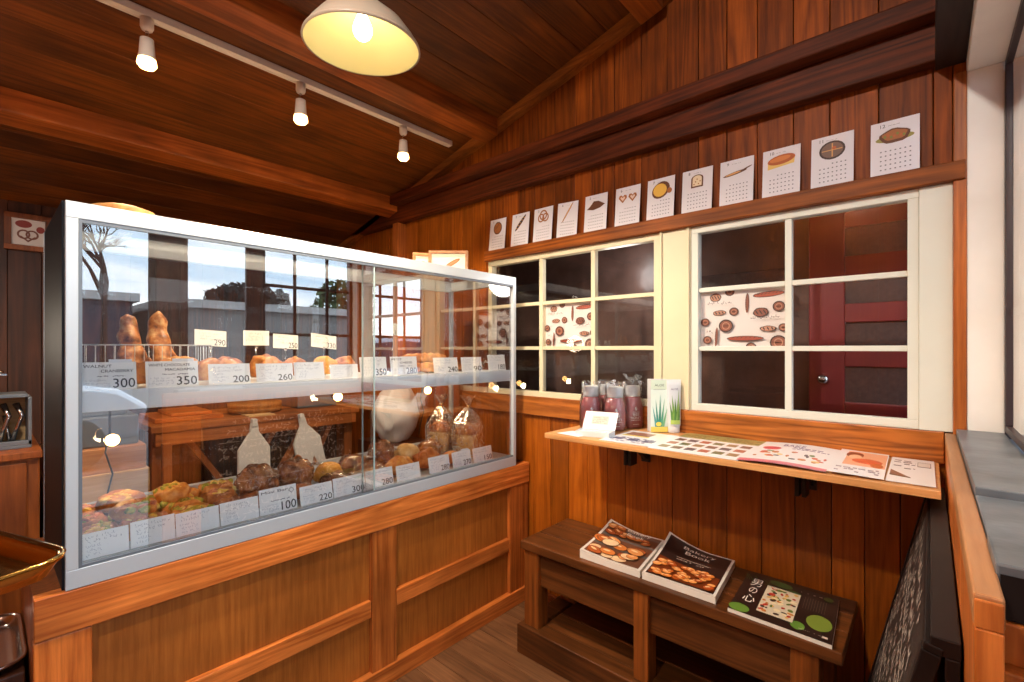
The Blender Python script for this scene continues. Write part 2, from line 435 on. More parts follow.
# ================================================================== ROOM SHELL
YW = 2.12; XL = -4.0; ZS0, ZS1 = 1.168, 1.975
def ceilz(x): return 2.82+.255*(x+1.98)
XR = .20
WX0, WX1 = -2.067, .056          # window band on the back wall
# floor
b = MB(); y = -1.3
while y < 2.2:
    x = XL
    off = random.uniform(.3, 1.8)
    while x < XR+.2:
        x1 = min(x+off, XR+.2); b.box(x+.0008, x1-.0008, y+.001, y+.099, -.04, 0); x = x1; off = 1.8
    y += .1
struct('floor', b, M['floor'], bevel=.0015)
# back wall, plank by plank, around the windows
b = MB(); x = XL
while x < XR+.1:
    w = random.choice([.10, .12, .135, .12]); x1 = min(x+w, XR+.1)
    if x < WX0 < x1: x1 = WX0
    if x < WX1 < x1: x1 = WX1
    t = YW+random.uniform(0, .003)
    zt = ceilz(x)-.01
    if x1 <= WX0+1e-6 or x >= WX1-1e-6:
        b.box(x+.0012, x1-.0012, t, YW+.03, 0, zt-.0)
    else:
        b.box(x+.0012, x1-.0012, t, YW+.03, 0, ZS0+.02)
    x = x1
struct('wall_back', b, M['wallv'], bevel=.002)
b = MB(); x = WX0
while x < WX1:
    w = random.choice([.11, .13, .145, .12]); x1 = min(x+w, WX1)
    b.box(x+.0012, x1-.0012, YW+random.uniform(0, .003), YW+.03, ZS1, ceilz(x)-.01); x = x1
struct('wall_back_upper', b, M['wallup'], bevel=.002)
b = MB(); b.box(XL-.05, XR+.15, YW+.03, YW+.05, 0, ZS0+.01); b.prism([(XL-.05, ZS1+.01), (XR+.15, ZS1+.01), (XR+.15, ceilz(XR+.15)+.1), (XL-.05, ceilz(XL-.05)+.1)], YW+.03, YW+.05); b.box(XL-.05, WX0, YW+.03, YW+.05, 0, ZS1+.02); b.box(WX1+.0, XR+.15, YW+.03, YW+.05, 0, 2.2)
struct('wall_back_lining', b, M['darkwood'])
b = MB(); b.box(XL-.06, XL-.031, -1.4, YW+.05, 0, 3); struct('wall_left_lining', b, M['darkwood'])
b = MB(); b.prism([(XL-.05, ceilz(XL-.05)+.031), (XR+.15, ceilz(XR+.15)+.031), (XR+.15, ceilz(XR+.15)+.06), (XL-.05, ceilz(XL-.05)+.06)], -1.4, YW+.05); struct('ceiling_lining', b, M['darkwood'])
b = MB(); b.box(XL-.05, XR+.15, -1.36, -1.331, 0, 3.6); struct('wall_front_lining', b, M['darkwood'])
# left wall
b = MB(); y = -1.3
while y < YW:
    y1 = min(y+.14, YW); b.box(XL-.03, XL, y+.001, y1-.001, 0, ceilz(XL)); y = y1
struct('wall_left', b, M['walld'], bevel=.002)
# front wall behind the viewpoint
b = MB(); x = XL
while x < XR+.1:
    x1 = min(x+.14, XR+.1); b.box(x+.001, x1-.001, -1.33, -1.3, 0, ceilz(x)-.01); x = x1
struct('wall_front', b, M['wallv'], bevel=.002)
# ceiling boards (run along Y), sloping up to the right
b = MB(); x = XL-.05
while x < XR+.12:
    x1 = x+.15; z0, z1 = ceilz(x), ceilz(x1)
    b.prism([(x+.0015, z0), (x1-.0015, z1), (x1-.0015, z1+.03), (x+.0015, z0+.03)], -1.35, YW+.03); x = x1
struct('ceiling', b, M['ceil'], bevel=.0015)
# ceiling beams
for i, xc in enumerate((-3.03, -2.0, -.965)):
    b = MB(); w = .11; h = .105
    zc = ceilz(xc)
    b.prism([(xc-w/2, zc-.01-h), (xc+w/2, zc-.01-h+w*.255), (xc+w/2, zc+.02+w*.1), (xc-w/2, zc+.005)], -1.3, 2.065)
    struct('trim_%d' % (i+1), b, M['beam'], bevel=.006)
# rake board against the back wall
b = MB(); x0, x1 = XL, XR+.1
b.prism([(x0, ceilz(x0)-.05), (x1, ceilz(x1)-.05), (x1, ceilz(x1)), (x0, ceilz(x0))], 2.06, YW)
struct('trim_4', b, M['rake'], bevel=.003)
# tie beam, two layers
b = MB(); b.box(XL, .03, 1.995, YW, 2.505, 2.57); b.box(XL, .03, 2.06, YW, 2.38, 2.505)
struct('trim_5', b, M['tie'], bevel=.006)
# ledge over the windows, sill beam below them
b = MB(); b.box(-2.075, .085, 2.075, YW, 1.983, 2.045); struct('trim_6', b, M['ledge'], bevel=.004)
b = MB(); b.box(-2.3, .035, 2.095, YW, 1.062, ZS0); struct('trim_7', b, M['sillb'], bevel=.004)
# corner post, post further left, dark wall plate, white header and jamb
b = MB(); b.box(.056, .088, 2.085, YW, 1.15, 2.33); struct('trim_8', b, M['counterv'], bevel=.003)
b = MB(); b.box(-3.02, -2.95, 2.05, YW, 0, 2.38); struct('trim_9', b, M['counterv'], bevel=.003)
b = MB(); b.box(.012, .088, -1.3, YW, 2.37, ceilz(.02)-.005); struct('trim_10', b, M['darkb'], bevel=.004)
b = MB(); b.box(.088, .2, -1.3, YW, 2.325, 2.45); b.box(.088, .172, 2.088, YW, 1.178, 2.325); struct('trim_11', b, M['white_paint'], bevel=.003)
b = MB(); b.box(.17, .26, -1.3, YW, 2.45, 3.5)
struct('wall_right', b, M['wallv'])
# skirting
b = MB(); b.box(-1.735, .03, 2.10, YW, 0, .07); struct('baseboard_back', b, M['tie'], bevel=.003)

def window(name, xs, zs, outer, pane_mat, y0=2.105, y1=2.15, bar=.024, label=None):
    """xs: mullion centres, zs: cross-bar centres, outer: x0,x1,z0,z1"""
    x0, x1, z0, z1 = outer
    f = MB(); F = .03
    f.box(x0, x1, y0, y1, z0, z0+F); f.box(x0, x1, y0, y1, z1-F, z1); f.box(x0, x0+F, y0, y1, z0+F, z1-F); f.box(x1-F, x1, y0, y1, z0+F, z1-F)
    for x in xs: f.box(x-bar/2, x+bar/2, y0+.006, y1-.006, z0+F, z1-F)
    for z in zs:
        e = sorted([x0+F]+[x-bar/2 for x in xs]+[x+bar/2 for x in xs]+[x1-F])
        for a, c in zip(e[::2], e[1::2]): f.box(a, c, y0+.009, y1-.009, z-.010, z+.010)
    o = struct(name, f, M['cream'], bevel=.002)
    g = MB(); g.quady(y0+.02, x0+F*.6, x1-F*.6, z0+F*.6, z1-F*.6); g.build('glass', pane_mat, o)
    return o
w1 = window('window_1', (-1.655, -1.312), (1.445, 1.70), (-2.067, -.945, 1.168, 1.983), M['glass_win'])
w2 = window('window_2', (-.418,), (1.442, 1.70), (-.798, -.028, 1.168, 1.983), M['glass_win'])
w2.data.materials[0] = M['grey_paint']
b = MB(); b.box(-.945, -.798, 2.10, 2.15, 1.168, 1.983); b.box(-.94, -.93, 2.09, 2.10, 1.168, 1.983); b.box(-.813, -.803, 2.09, 2.10, 1.168, 1.983)
struct('trim_12', b, M['cream'], bevel=.002)
b = MB(); b.box(-.028, .056, 2.10, 2.15, 1.168, 1.983); struct('trim_13', b, M['grey_paint'], bevel=.002)
# ---- what stands beyond the back windows
b = MB(); b.box(-2.6, -.43, 2.62, 2.64, 0, 2.6)
back = struct('wall_porch', b, M['sheet'])
b = MB(); b.box(-2.6, .6, 2.2, 3.4, 2.25, 2.3); b.box(-2.66, -2.6, 2.2, 3.4, 0, 2.3); struct('ceiling_porch', b, M['darkwood'])
def red_door():
    x0, x1, Y = -.43, .45, 2.60
    f = MB(); rows = [(1.02, 1.14), (1.20, 1.36), (1.45, 1.56), (1.645, 1.75), (1.86, 1.99)]
    f.box(x0, x0+.14, Y, Y+.04, 0, 2.2); f.box(x1-.14, x1, Y, Y+.04, 0, 2.2)
    e = [0]+[v for r in rows for v in r]+[2.2]
    for a, c in zip(e[::2], e[1::2]): f.box(x0+.14, x1-.14, Y, Y+.04, a, c)
    d = struct('door_1', f, M['red'], bevel=.004)
    p = MB()
    for a, c in rows: p.box(x0+.14, x1-.14, Y+.015, Y+.025, a, c)
    p.build('door_panes', M['doorglass'], d)
    k = MB(); k.lathe([(.004, 0), (.02, .008), (.024, .02), (.016, .034), (.002, .038)], mx=Matrix.Rotation(math.pi/2, 4, 'X'), c=(x0+.06, Y, 1.30)); k.build('door_knob', M['steel'], d)
red_door()
b = MB(); b.box(-.95, -.50, 2.56, 2.6, 1.62, 1.83); tag(b.build('back_box', M['doorglass'], bevel=.004), 'dark flat box behind the upper left pane of the right-hand window', 'box')

# bread-patterned paper behind the middle panes
def bread_sheet(w, h, seed):
    A = Art(w, h, (226, 218, 214))
    r = random.Random(seed)
    dk, md, lt = (58, 46, 46), (138, 84, 68), (184, 134, 110)
    def oval(x, y, a, c, rot, col):
        A.ell(x, y, a, c, dk, rot, wob=.04); A.ell(x, y, a*.86, c*.82, col, rot)
        for k in (-.5, 0, .5): A.ell(x+math.cos(rot)*a*k, y+math.sin(rot)*a*k, a*.09, c*.62, dk, rot+.5, 8, lift=(k == -.5))
    def boule(x, y, a):
        A.ell(x, y, a, a*.95, dk); A.ell(x, y, a*.82, a*.76, md)
        for k in range(3): A.rect(x-a*.6, y-.0015, a*1.2, .003, dk, k == 0, 0)
        A.ring(x, y, a*.55, a*.14, lt)
    def batard(x, y, L, t, rot, col):
        A.ell(x, y, L, t, dk, rot, 20); A.ell(x, y, L*.93, t*.78, col, rot, 20)
        for k in range(-3, 4): A.rect(x+math.cos(rot)*L*k*.23, y+math.sin(rot)*L*k*.23, t*1.0, t*.18, dk, k == -3, rot+.6)
    kx, ky = w, h
    oval(.20*kx, .86*ky, .07*kx, .07*ky, 0, lt); boule(.37*kx, .94*ky, .055*kx); batard(.80*kx, .86*ky, .17*kx, .045*ky, .06, (166, 80, 60))
    batard(.57*kx, .74*ky, .16*ky, .022*kx, 1.55, md); oval(.25*kx, .60*ky, .08*kx, .045*ky, .05, lt); boule(.42*kx, .61*ky, .055*kx)
    oval(.72*kx, .58*ky, .085*kx, .075*ky, .05, md); boule(.91*kx, .66*ky, .065*kx); boule(.08*kx, .45*ky, .055*kx); boule(.33*kx, .38*ky, .085*kx)
    oval(.80*kx, .32*ky, .09*kx, .045*ky, 0, lt); batard(.55*kx, .17*ky, .21*kx, .042*ky, 0, (158, 74, 54)); boule(.11*kx, .15*ky, .055*kx)
    batard(.22*kx, .2*ky, .16*ky, .018*kx, 1.5, md); boule(.91*kx, .10*ky, .09*kx); boule(.62*kx, .03*ky, .06*kx); boule(.96*kx, .33*ky, .05*kx)
    for (x, y, l) in ((.08, .74, .34), (.6, .47, .35), (.02, .27, .14)):
        A.strokes(x*kx, y*ky, l*kx, .06*ky, 1, (70, 60, 66), seed=int(x*100), lw=.1)
    return A
for (x0, x1, lab, sd) in ((-1.655, -1.31, 'off-white paper printed with brown breads in the middle pane of the left window', 1), (-.775, -.425, 'off-white paper printed with brown breads in the middle pane of the right window', 2)):
    w = x1-x0
    o = bread_sheet(w, .262, sd).build('bread_print_paper', M['print'], (x0, 2.142, 1.44), (1, 0, 0), (0, 0, 1)); tag(o, lab, 'paper', 'bread printed papers in the windows')

# right wall with glazed openings looking out on the street
WXR = .172
def bar3(m, y0, y1, z0, z1, x0=WXR, x1=.192): m.box(x0, x1, y0, y1, z0, z1)
def sidewin(name, y0, y1, z0, z1, ys, zs):
    f = MB(); F = .02
    bar3(f, y0, y1, z0, z0+F); bar3(f, y0, y1, z1-F, z1); bar3(f, y0, y0+F, z0+F, z1-F); bar3(f, y1-F, y1, z0+F, z1-F)
    for y in ys: bar3(f, y-.012, y+.012, z0+F, z1-F, .182, .192)
    e = [y0+F]+[q for y in ys for q in (y-.012, y+.012)]+[y1-F]
    for z in zs:
        for a, c in zip(e[::2], e[1::2]): bar3(f, a, c, z-.012, z+.012, .183, .191)
    o = struct(name, f, M['winframe'], bevel=.002)
    g = MB(); g.quadx(.180, y0+.01, y1-.01, z0+.01, z1-.01); g.build('glass', M['glass_in'], o)
sidewin('window_3', 1.37, 2.085, 1.185, 2.325, (1.61, 1.87), (1.55, 1.915))
sidewin('window_4', .886, 1.28, 1.185, 2.325, (), ())
sidewin('window_5', -.62, .716, .06, 2.325, (), (.5,))
for i, (a, c) in enumerate(((1.28, 1.37), (.716, .886), (-.78, -.62), (2.085, YW))):
    b = MB(); b.box(WXR-.0, .26, a, c, 0, 2.325 if i != 3 else 2.3); struct('trim_%d' % (14+i), b, M['winframe'], bevel=.003)
b = MB(); b.box(.17, .26, -1.3, -.78, 0, 2.325); struct('wall_right_rear', b, M['wallv'])
b = MB(); b.box(.17, .26, -.62, .716, 0, .06); struct('trim_18', b, M['winframe'])
# low wall with slate sill
b = MB(); y = .86
while y < YW-.01:
    y1 = min(y+.13, YW); b.box(.062, .26, y+.001, y1-.001, 0, 1.15); y = y1
struct('wall_low', b, M['wallv'], bevel=.002)
b = MB(); b.box(.036, .062, .745, 2.10, 1.128, 1.165); struct('trim_19', b, M['strip'], bevel=.003)
b = MB(); b.box(.037, .061, .74, 2.10, 0.0, 1.1275); b.box(.037, .061, .74, .7445, 1.1275, 1.16); struct('trim_25', b, M['counterv'], bevel=.002)
b = MB(); b.box(.064, .30, .8235, .8245, 1.112, 1.166); struct('trim_26', b, M['darkwood'])
b = MB(); b.box(.064, .30, .82, .86, 1.06, 1.11); b.box(.064, .30, .835, .86, 0, 1.06); b.box(.062, .10, .80, .86, 0, 1.06); struct('trim_20', b, M['counterv'], bevel=.003)
sl = MB(); sl.box(.063, .171, 1.235, 2.086, 1.152, 1.182); t = sl.build('trim_21', M['slate'], bevel=.002); t['kind'] = 'structure'
sl = MB(); sl.box(.063, .171, .945, 1.232, 1.150, 1.168); t = sl.build('trim_22', M['slate'], bevel=.002); t['kind'] = 'structure'
sl = MB(); sl.box(.060, .30, .825, .943, 1.112, 1.178); t = sl.build('trim_23', M['slate'], bevel=.003); t['kind'] = 'structure'
b = MB(); b.box(.171, .30, .943, 2.1, 1.15, 1.165); struct('trim_24', b, M['slate'])

# ================================================================== COUNTER
CX = -1.74
ct = thing('counter', 'orange pine counter with framed panels below the glass bread display', 'counter', (-2.0, 1.1, 0))
b = MB(); b.box(CX-.045, CX, .09, 2.112, .672, .785); b.build('top_rail', M['counter'], ct, bevel=.003)
for a, c in ((.09, .205), (1.085, 1.205), (1.95, 2.065)):
    b = MB(); b.box(CX-.04, CX-.004, a, c, .08, .67); b.build('stile', M['counterv'], ct, bevel=.003)
for a, c in ((.207, 1.083), (1.207, 1.948)):
    b = MB(); b.box(CX-.04, CX-.008, a, c, .315, .385); b.build('middle_rail', M['counter'], ct, bevel=.003)
b = MB(); b.box(CX-.04, CX-.006, 2.067, 2.112, .08, .67); b.build('stile', M['counterv'], ct, bevel=.003)
b = MB(); b.box(CX-.04, CX+.006, .09, 2.112, 0, .08); b.build('plinth', M['counter'], ct, bevel=.003)
for a, c in ((.207, 1.083), (1.207, 1.948)):
    for z0, z1 in ((.082, .313), (.387, .67)):
        b = MB(); b.box(CX-.034, CX-.026, a, c, z0, z1); b.build('panel', M['panel'], ct)
b = MB(); b.box(-2.31, CX-.045, .09, 2.112, .755, .785); b.box(-2.31, CX-.046, .09, .12, 0, .755); b.build('carcass', M['cabinet'], ct)

# ================================================================== DISPLAY CASE
Y0, Y1, Z0, Z1, XB = .150, 1.995, .787, 1.842, -2.29
dc = thing('display_case', 'long aluminium framed glass bread case with sliding front panes on the counter', 'display case', (-2.01, 1.07, Z0))
b = MB()
b.box(CX-.03, CX, Y0, Y1, Z1-.045, Z1); b.box(CX-.03, CX, Y0, Y1, Z0, Z0+.052)
b.box(CX-.03, CX, Y0, Y0+.026, Z0+.052, Z1-.045); b.box(CX-.022, CX, Y1-.022, Y1, Z0+.052, Z1-.045)
b.box(XB, XB+.025, Y0+.001, Y1, Z1-.045, Z1); b.box(XB, XB+.025, Y0, Y1, Z0, Z0+.095)
b.box(XB, XB+.03, Y0-.001, Y0+.02, Z0+.09, Z1-.045); b.box(XB, XB+.022, Y1-.022, Y1, Z0+.09, Z1-.045)
b.box(XB+.025, CX-.03, Y0, Y0+.022, Z1-.04, Z1); b.box(XB+.025, CX-.03, Y1-.022, Y1, Z1-.04, Z1)
b.box(XB+.025, CX-.03, Y1-.022, Y1, Z0, Z0+.05)
b.build('frame', M['alu'], dc, bevel=.0015)
b = MB(); b.box(CX-.004, CX-.001, Y0+.026, Y0+.034, Z0+.052, Z1-.045); b.box(CX-.016, CX-.002, Y0+.034, Y1-.022, Z0+.052, Z0+.06); b.box(CX-.016, CX-.002, Y0+.034, Y1-.022, Z1-.055, Z1-.045)
b.build('sliding_track', M['alu_dark'], dc)
b = MB(); b.box(XB+.006, CX-.014, Y0-.006, Y0-.0015, Z0, Z1); b.build('end_panel', M['black'], dc)
b = MB(); b.box(XB-.004, XB+.006, Y0-.007, Y0+.0, Z0, Z1); b.build('end_trim', M['alu'], dc)
b = MB(); b.quady(Y1-.010, XB+.02, CX-.02, Z0+.05, Z1-.04); b.build('end_glass', M['glass_in'], dc)
b = MB(); b.box(XB+.02, CX-.03, Y0+.02, Y1-.02, Z1-.012, Z1-.006); b.build('top_glass', M['glass_in'], dc)
b = MB(); b.quadx(CX-.006, Y0+.034, 1.092, Z0+.056, Z1-.05); b.build('glass_pane', M['glass_case'], dc)
b = MB(); b.quadx(CX-.016, 1.05, Y1-.022, Z0+.056, Z1-.05); b.build('glass_pane', M['glass_case'], dc)
b = MB(); b.box(CX-.009, CX-.004, 1.092, 1.098, Z0+.056, Z1-.05); b.box(CX-.019, CX-.014, 1.044, 1.05, Z0+.056, Z1-.05); b.build('pane_edges', M['glass_edge'], dc)
b = MB(); b.quadx(XB+.006, Y0+.02, 1.12, Z0+.095, Z1-.045); b.build('rear_glass', M['glass_in'], dc)
b = MB(); b.box(XB+.03, CX-.035, Y0+.03, Y1-.025, 1.305, 1.318); b.box(CX-.04, CX-.022, Y0+.03, Y1-.025, 1.262, 1.322); b.build('middle_shelf', M['shelf_metal'], dc, bevel=.0015)
b = MB(); b.box(XB+.026, CX-.03, Y0+.02, Y1-.022, Z0+.03, .842); b.build('case_floor', M['alu'], dc)

# ------------------------------------------------------------------ price cards
def card(name, y0, y1, z0, h, x, spec, label, group, tilt=.025, cat='price card', seed=0, skew=0):
    w = y1-y0; A = Art(w, h, (252, 253, 255)); r = random.Random(seed)
    if spec.get('corner'):
        A.rect(w*.5, h*.98, w*.42, h*.12, (232, 238, 246))
    if spec.get('title'):
        for i, t in enumerate(spec['title']):
            A.text(t, w*(.06 if i == 0 else .36), h*(.80-.18*i), h*.105, INK, w=min(w*.78 if i == 0 else w*.58, h*.13*len(t)))
        A.scribble(w*.3, h*.46, w*.5, h*.08, 1, (110, 110, 126), seed=seed)
        A.strokes(w*.05, h*.08, w*.5, h*.32, 3, (176, 178, 196), seed=seed+2, lw=.09)
    else:
        A.strokes(w*.07, h*.60, w*.8, h*.32, 2, (176, 178, 192), seed=seed, lw=.09)
        A.strokes(w*.07, h*.12, w*.42, h*.45, 3, (190, 192, 206), seed=seed+1, lw=.09)
    if spec.get('price'):
        A.text(spec['price'], w*.97, h*.05, h*.34, (34, 32, 40), w=w*.40, align='r')
    if spec.get('box'): A.ring(w*.86, h*.78, h*.12, h*.02, INK, n=4)
    n = V((1, 0, 0))
    u = V((0, 1, skew)); v = V((-tilt/h, 0, 1))
    o = A.build(name, M['print'], (x, y0, z0), u, v)
    # sheet thickness
    so = o.modifiers.new('solid', 'SOLIDIFY'); so.thickness = .0006; so.offset = -1
    return tag(o, label, cat, group)
top_cards = [
 (.183, .310, .080, dict(title=['WALNUT', 'CRANBERRY'], price='300', corner=1), 'white price card reading WALNUT CRANBERRY 300 on the upper shelf'),
 (.332, .470, .080, dict(title=['WHITE CHOCOLATE', 'MACADAMIA'], price='350', corner=1), 'white price card for white chocolate macadamia at 350 on the upper shelf'),
 (.499, .627, .068, dict(price='200'), 'upper shelf card priced 200, third from the left'),
 (.647, .776, .066, dict(price='260'), 'upper shelf card priced 260, right of the one priced 200'),
 (.780, .897, .068, dict(), 'upper shelf card without a price touching the one priced 260'),
 (.922, 1.045, .056, dict(), 'lowest unpriced upper shelf card, left of the pane overlap'),
 (1.053, 1.183, .084, dict(price='350'), 'upper shelf card priced 350 just behind the overlap of the panes'),
 (1.203, 1.347, .084, dict(title=['PETIT', 'CHEESE'], price='280'), 'upper shelf card with a small two-line heading, right of the pane overlap'),
 (1.445, 1.60, .076, dict(price='240'), 'upper shelf card priced 240, third from the right end'),
 (1.625, 1.77, .076, dict(price='90'), 'upper shelf card priced 90, second from the right end'),
 (1.818, 1.955, .086, dict(price='180'), 'rightmost upper shelf card, priced 180')]
for i, (a, c, h, sp, lb) in enumerate(top_cards):
    card('price_card', a, c, 1.3225, h, -1.782, sp, lb, 'price cards along the upper shelf', seed=10+i, tilt=.012)
low_cards = [
 (.182, .292, .072, dict(), 'leftmost small-print card at the bottom of the case'),
 (.296, .407, .076, dict(), 'second small-print card from the left at the bottom of the case'),
 (.409, .531, .072, dict(), 'third small-print card from the left at the bottom of the case'),
 (.534, .655, .074, dict(), 'small-print bottom card beside the one reading Mini Bar'),
 (.658, .790, .090, dict(title=['Mini Bar'], price='100', box=1), 'bottom card headed Mini Bar and priced 100'),
 (.803, .932, .070, dict(price='220'), 'bottom card priced 220'),
 (.936, 1.077, .074, dict(price='300'), 'bottom card priced 300'),
 (1.081, 1.216, .076, dict(price='280'), 'bottom card priced 280 beside the pane overlap'),
 (1.235, 1.364, .070, dict(), 'bottom card without a price between two priced 280'),
 (1.417, 1.545, .076, dict(price='280'), 'bottom card priced 280 in front of the topped rolls'),
 (1.565, 1.692, .076, dict(price='270', corner=1), 'bottom card priced 270 with a raised tab'),
 (1.708, 1.849, .074, dict(price='150'), 'rightmost bottom card, priced 150, in front of the bagged square loaf')]
for i, (a, c, h, sp, lb) in enumerate(low_cards):
    card('price_card', a, c, .8435, h, -1.782, sp, lb, 'price cards along the bottom of the case', seed=40+i, tilt=.014)
rear_cards = [
 (.545, .655, 1.455, -.06, '290', 'raised cream card priced 290, leftmost on stick holders'),
 (.717, .819, 1.455, 0, '', 'raised cream card with pink edges and no price'),
 (.835, .943, 1.445, -.06, '250', 'raised cream card priced 250'),
 (1.002, 1.125, 1.452, -.12, '330', 'raised cream card priced 330, tilted down to the right'),
 (1.374, 1.51, 1.52, -.08, '180', 'raised cream card priced 180 above the long sticks')]
for i, (a, c, z, sk, p, lb) in enumerate(rear_cards):
    t = thing('raised_price_card', lb, 'price card', (-2.12, (a+c)/2, 1.3185), 'cream cards raised on stick holders')
    w = c-a; A = Art(w, .062, (232, 228, 214)); A.strokes(w*.08, .02, w*.7, .036, 3, (140, 136, 130), seed=i, lw=.09)
    if p: A.text(p, w*.97, .004, .024, (34, 32, 40), w=w*.36, align='r')
    A.build('card_face', M['print'], (-2.12, a, z), (0, 1, sk), (0, 0, 1), parent=t)
    m_ = MB(); m_.tube([(-2.124, (a+c)/2, 1.331), (-2.124, (a+c)/2, z+.01)], .0025, 6); m_.lathe([(.018, 0), (.018, .006), (.006, .012)], c=(-2.124, (a+c)/2, 1.3185), seg=14)
    m_.blob((-2.122, (a+c)/2, z-.006), (.006, .008, .009), sub=1)
    m_.build('stick_holder', M['steel'], t)

# ------------------------------------------------------------------ breads
def nz(seed, amp, fr):
    o = V((seed*3.7, seed*1.3, seed*9.1))
    return lambda u: 1+amp*noise.noise(u*fr+o)
def bread(kind, x, y, z, L, W, H, rot=0, mat='c_brown', label='', group='', bag=False, top=None, seed=0, name='bread_loaf', cat='bread', roll=0, pitch=0):
    t = thing(name, label, cat, (x, y, z), group); t.rotation_euler = (roll, pitch, rot)
    m = MB(); n = nz(seed, .22, 1.7)
    if kind == 'bun':
        def f(u):
            k = n(u); v = u*k; v.z = max(v.z, -.45)*1.0; return v
        m.blob((0, 0, H*.42), (L/2, W/2, H*.62), f, 3)
    elif kind == 'batard':
        def f(u):
            k = n(u)
            sl = math.cos(u.x*13+u.y*2.5)
            if u.z > .1: k *= 1+.07*sl*u.z
            v = u*k; v.z = max(v.z, -.45); return v
        m.blob((0, 0, H*.42), (L/2, W/2, H*.62), f, 4)
    elif kind == 'knob':
        def f(u):
            k = 1+.16*math.sin(u.x*5+seed)*math.cos(u.y*5-seed)+.22*noise.noise(u*2.6+V((seed, seed, 0)))
            v = u*k; v.z = max(v.z, -.4); return v
        m.blob((0, 0, H*.4), (L/2, W/2, H*.66), f, 4)
    elif kind == 'stick':
        P = []; R = []
        for k in range(25):
            q = k/24; P.append((L*(q-.5), W*.12*math.sin(q*7+seed), H*.5)); e = (1-abs(2*q-1)**5)**.5
            R.append(max(.002, W/2*e*(1+.13*math.cos(q*38))))
        m.tube(P, R, 12)
    elif kind == 'crescent':
        P = []; R = []
        for k in range(29):
            q = k/28; a = (q-.5)*2.6; P.append((L*.5*math.sin(a), L*.42*(math.cos(a)-.6), H*.45))
            e = (1-abs(2*q-1)**1.8)**.7; R.append(max(.003, H*.55*e*(1+.15*abs(math.cos(q*16)))))
        m.tube(P, R, 14)
    elif kind == 'square':
        pr = [(1.0, 0), (1.02, H*.25), (1.03, H*.62), (1.05, H*.78), (1.0, H*.92), (.75, H*1.0), (.2, H*1.02)]
        m.lathe([(W/2*a, c) for a, c in pr], seg=32, sy=L/W, power=6)
        for v in m.bm.verts:
            v.co.z *= 1+.06*noise.noise(v.co*20+V((seed, 0, 0))); 
    elif kind == 'flat':
        def f(u):
            k = n(u); v = u*k; v.z = max(min(v.z, .55+.25*noise.noise(u*4)), -.4); return v
        m.blob((0, 0, H*.35), (L/2, W/2, H*.8), f, 3)
    m.build('crust', M[mat], t, world=False)
    if kind == 'square':
        q = MB(); q.lathe([(W/2*1.07, H*.74), (W/2*1.09, H*.82), (W/2*1.05, H*.93), (W/2*.8, H*1.03), (W/2*.2, H*1.07)], seg=32, sy=L/W, power=5); q.build('top_crust', M['c_brown'], t, world=False)
    if top:
        r = random.Random(seed)
        for mt in top:
            q = MB()
            for _ in range(9):
                a, d = r.uniform(0, 6.28), r.uniform(0, .36)**.8
                q.blob((math.cos(a)*L*d, math.sin(a)*W*d, H*r.uniform(.60, .72)), (L*r.uniform(.07, .15), W*r.uniform(.07, .15), H*.2), nz(r.random()*9, .5, 2.5), 2)
            q.build('topping', M[mt], t, world=False)
    if bag:
        q = MB(); w2, l2 = W*.60, L*.60
        if kind == 'square':
            pr = [(1.0, .004), (1.1, H*.4), (1.12, H*.9), (.9, H*1.15), (.52, H*1.38), (.13, H*1.6), (.1, H*1.68), (.3, H*1.85), (.48, H*1.98)]
            q.lathe([(w2*a, c) for a, c in pr], seg=36, sy=l2/w2, power=3, capb=False, capt=False)
            for i, v in enumerate(q.bm.verts):
                if v.co.z > H*1.0: 
                    a = math.atan2(v.co.y, v.co.x); k = 1+.18*math.sin(a*9+seed)*min(1, (v.co.z-H)/(H*.5)); v.co.x *= k; v.co.y *= k; v.co.z += .01*math.sin(a*5)
            bg_ = q.build('bag', M['film'], t, world=False)
            q = MB(); q.lathe([(w2*.13, H*1.6), (w2*.17, H*1.64), (w2*.13, H*1.69)], seg=12, capb=False, capt=False); q.build('twist_tie', M['brass'], bg_, world=False)
        else:
            def f(u):
                return u*(1+.16*noise.noise(u*3.3+V((seed*2.2, 0, 0)))+.05*noise.noise(u*9))
            q.blob((0, 0, H*.52), (L*.56, W*.58, H*.62), f, 4)
            nk = []
            for k in range(6): nk.append((L*.45+k*.007, .004*math.sin(k), H*.7+k*.006))
            q.tube(nk, [.02, .010, .006, .012, .022, .028], 12, cap=False)
            for v in q.bm.verts: v.co.z = max(v.co.z, .002)
            q.build('bag', M['film'], t, world=False)
    return t
FZ = .8435
# open topped flatbreads at the left end of the bottom deck
flat_spots = [(-1.88, .225), (-1.88, .35), (-1.88, .475), (-2.01, .225), (-2.01, .35), (-2.01, .475), (-2.14, .25), (-2.14, .375), (-2.14, .50), (-2.02, .60), (-2.15, .625)]
words_ = ['nearest the left end of the bottom deck', 'behind the second small-print card', 'behind the third small-print card', 'in the second row beside the left end', 'in the second row from the glass, middle', 'in the second row, beside the dark seeded sticks', 'at the back left of the heap', 'at the back centre of the heap', 'at the back right of the heap', 'at the right end of the heap, nearer the glass', 'at the right end of the heap, at the back']
for i, (x, y) in enumerate(flat_spots):
    tp = [['t_green', 't_yellow'], ['t_pink', 't_yellow'], ['t_yellow', 't_green'], ['t_pink', 't_green'], ['t_yellow', 't_pink']][i % 5]
    bread('flat', x, y, FZ+.0005, .125, .12, .07, random.uniform(0, 3), ['c_gold', 'c_brown'][i % 3 == 0], 'small topped flatbread '+words_[i], 'topped flatbreads heaped in the case', top=tp, seed=i+1, name='topped_flatbread')
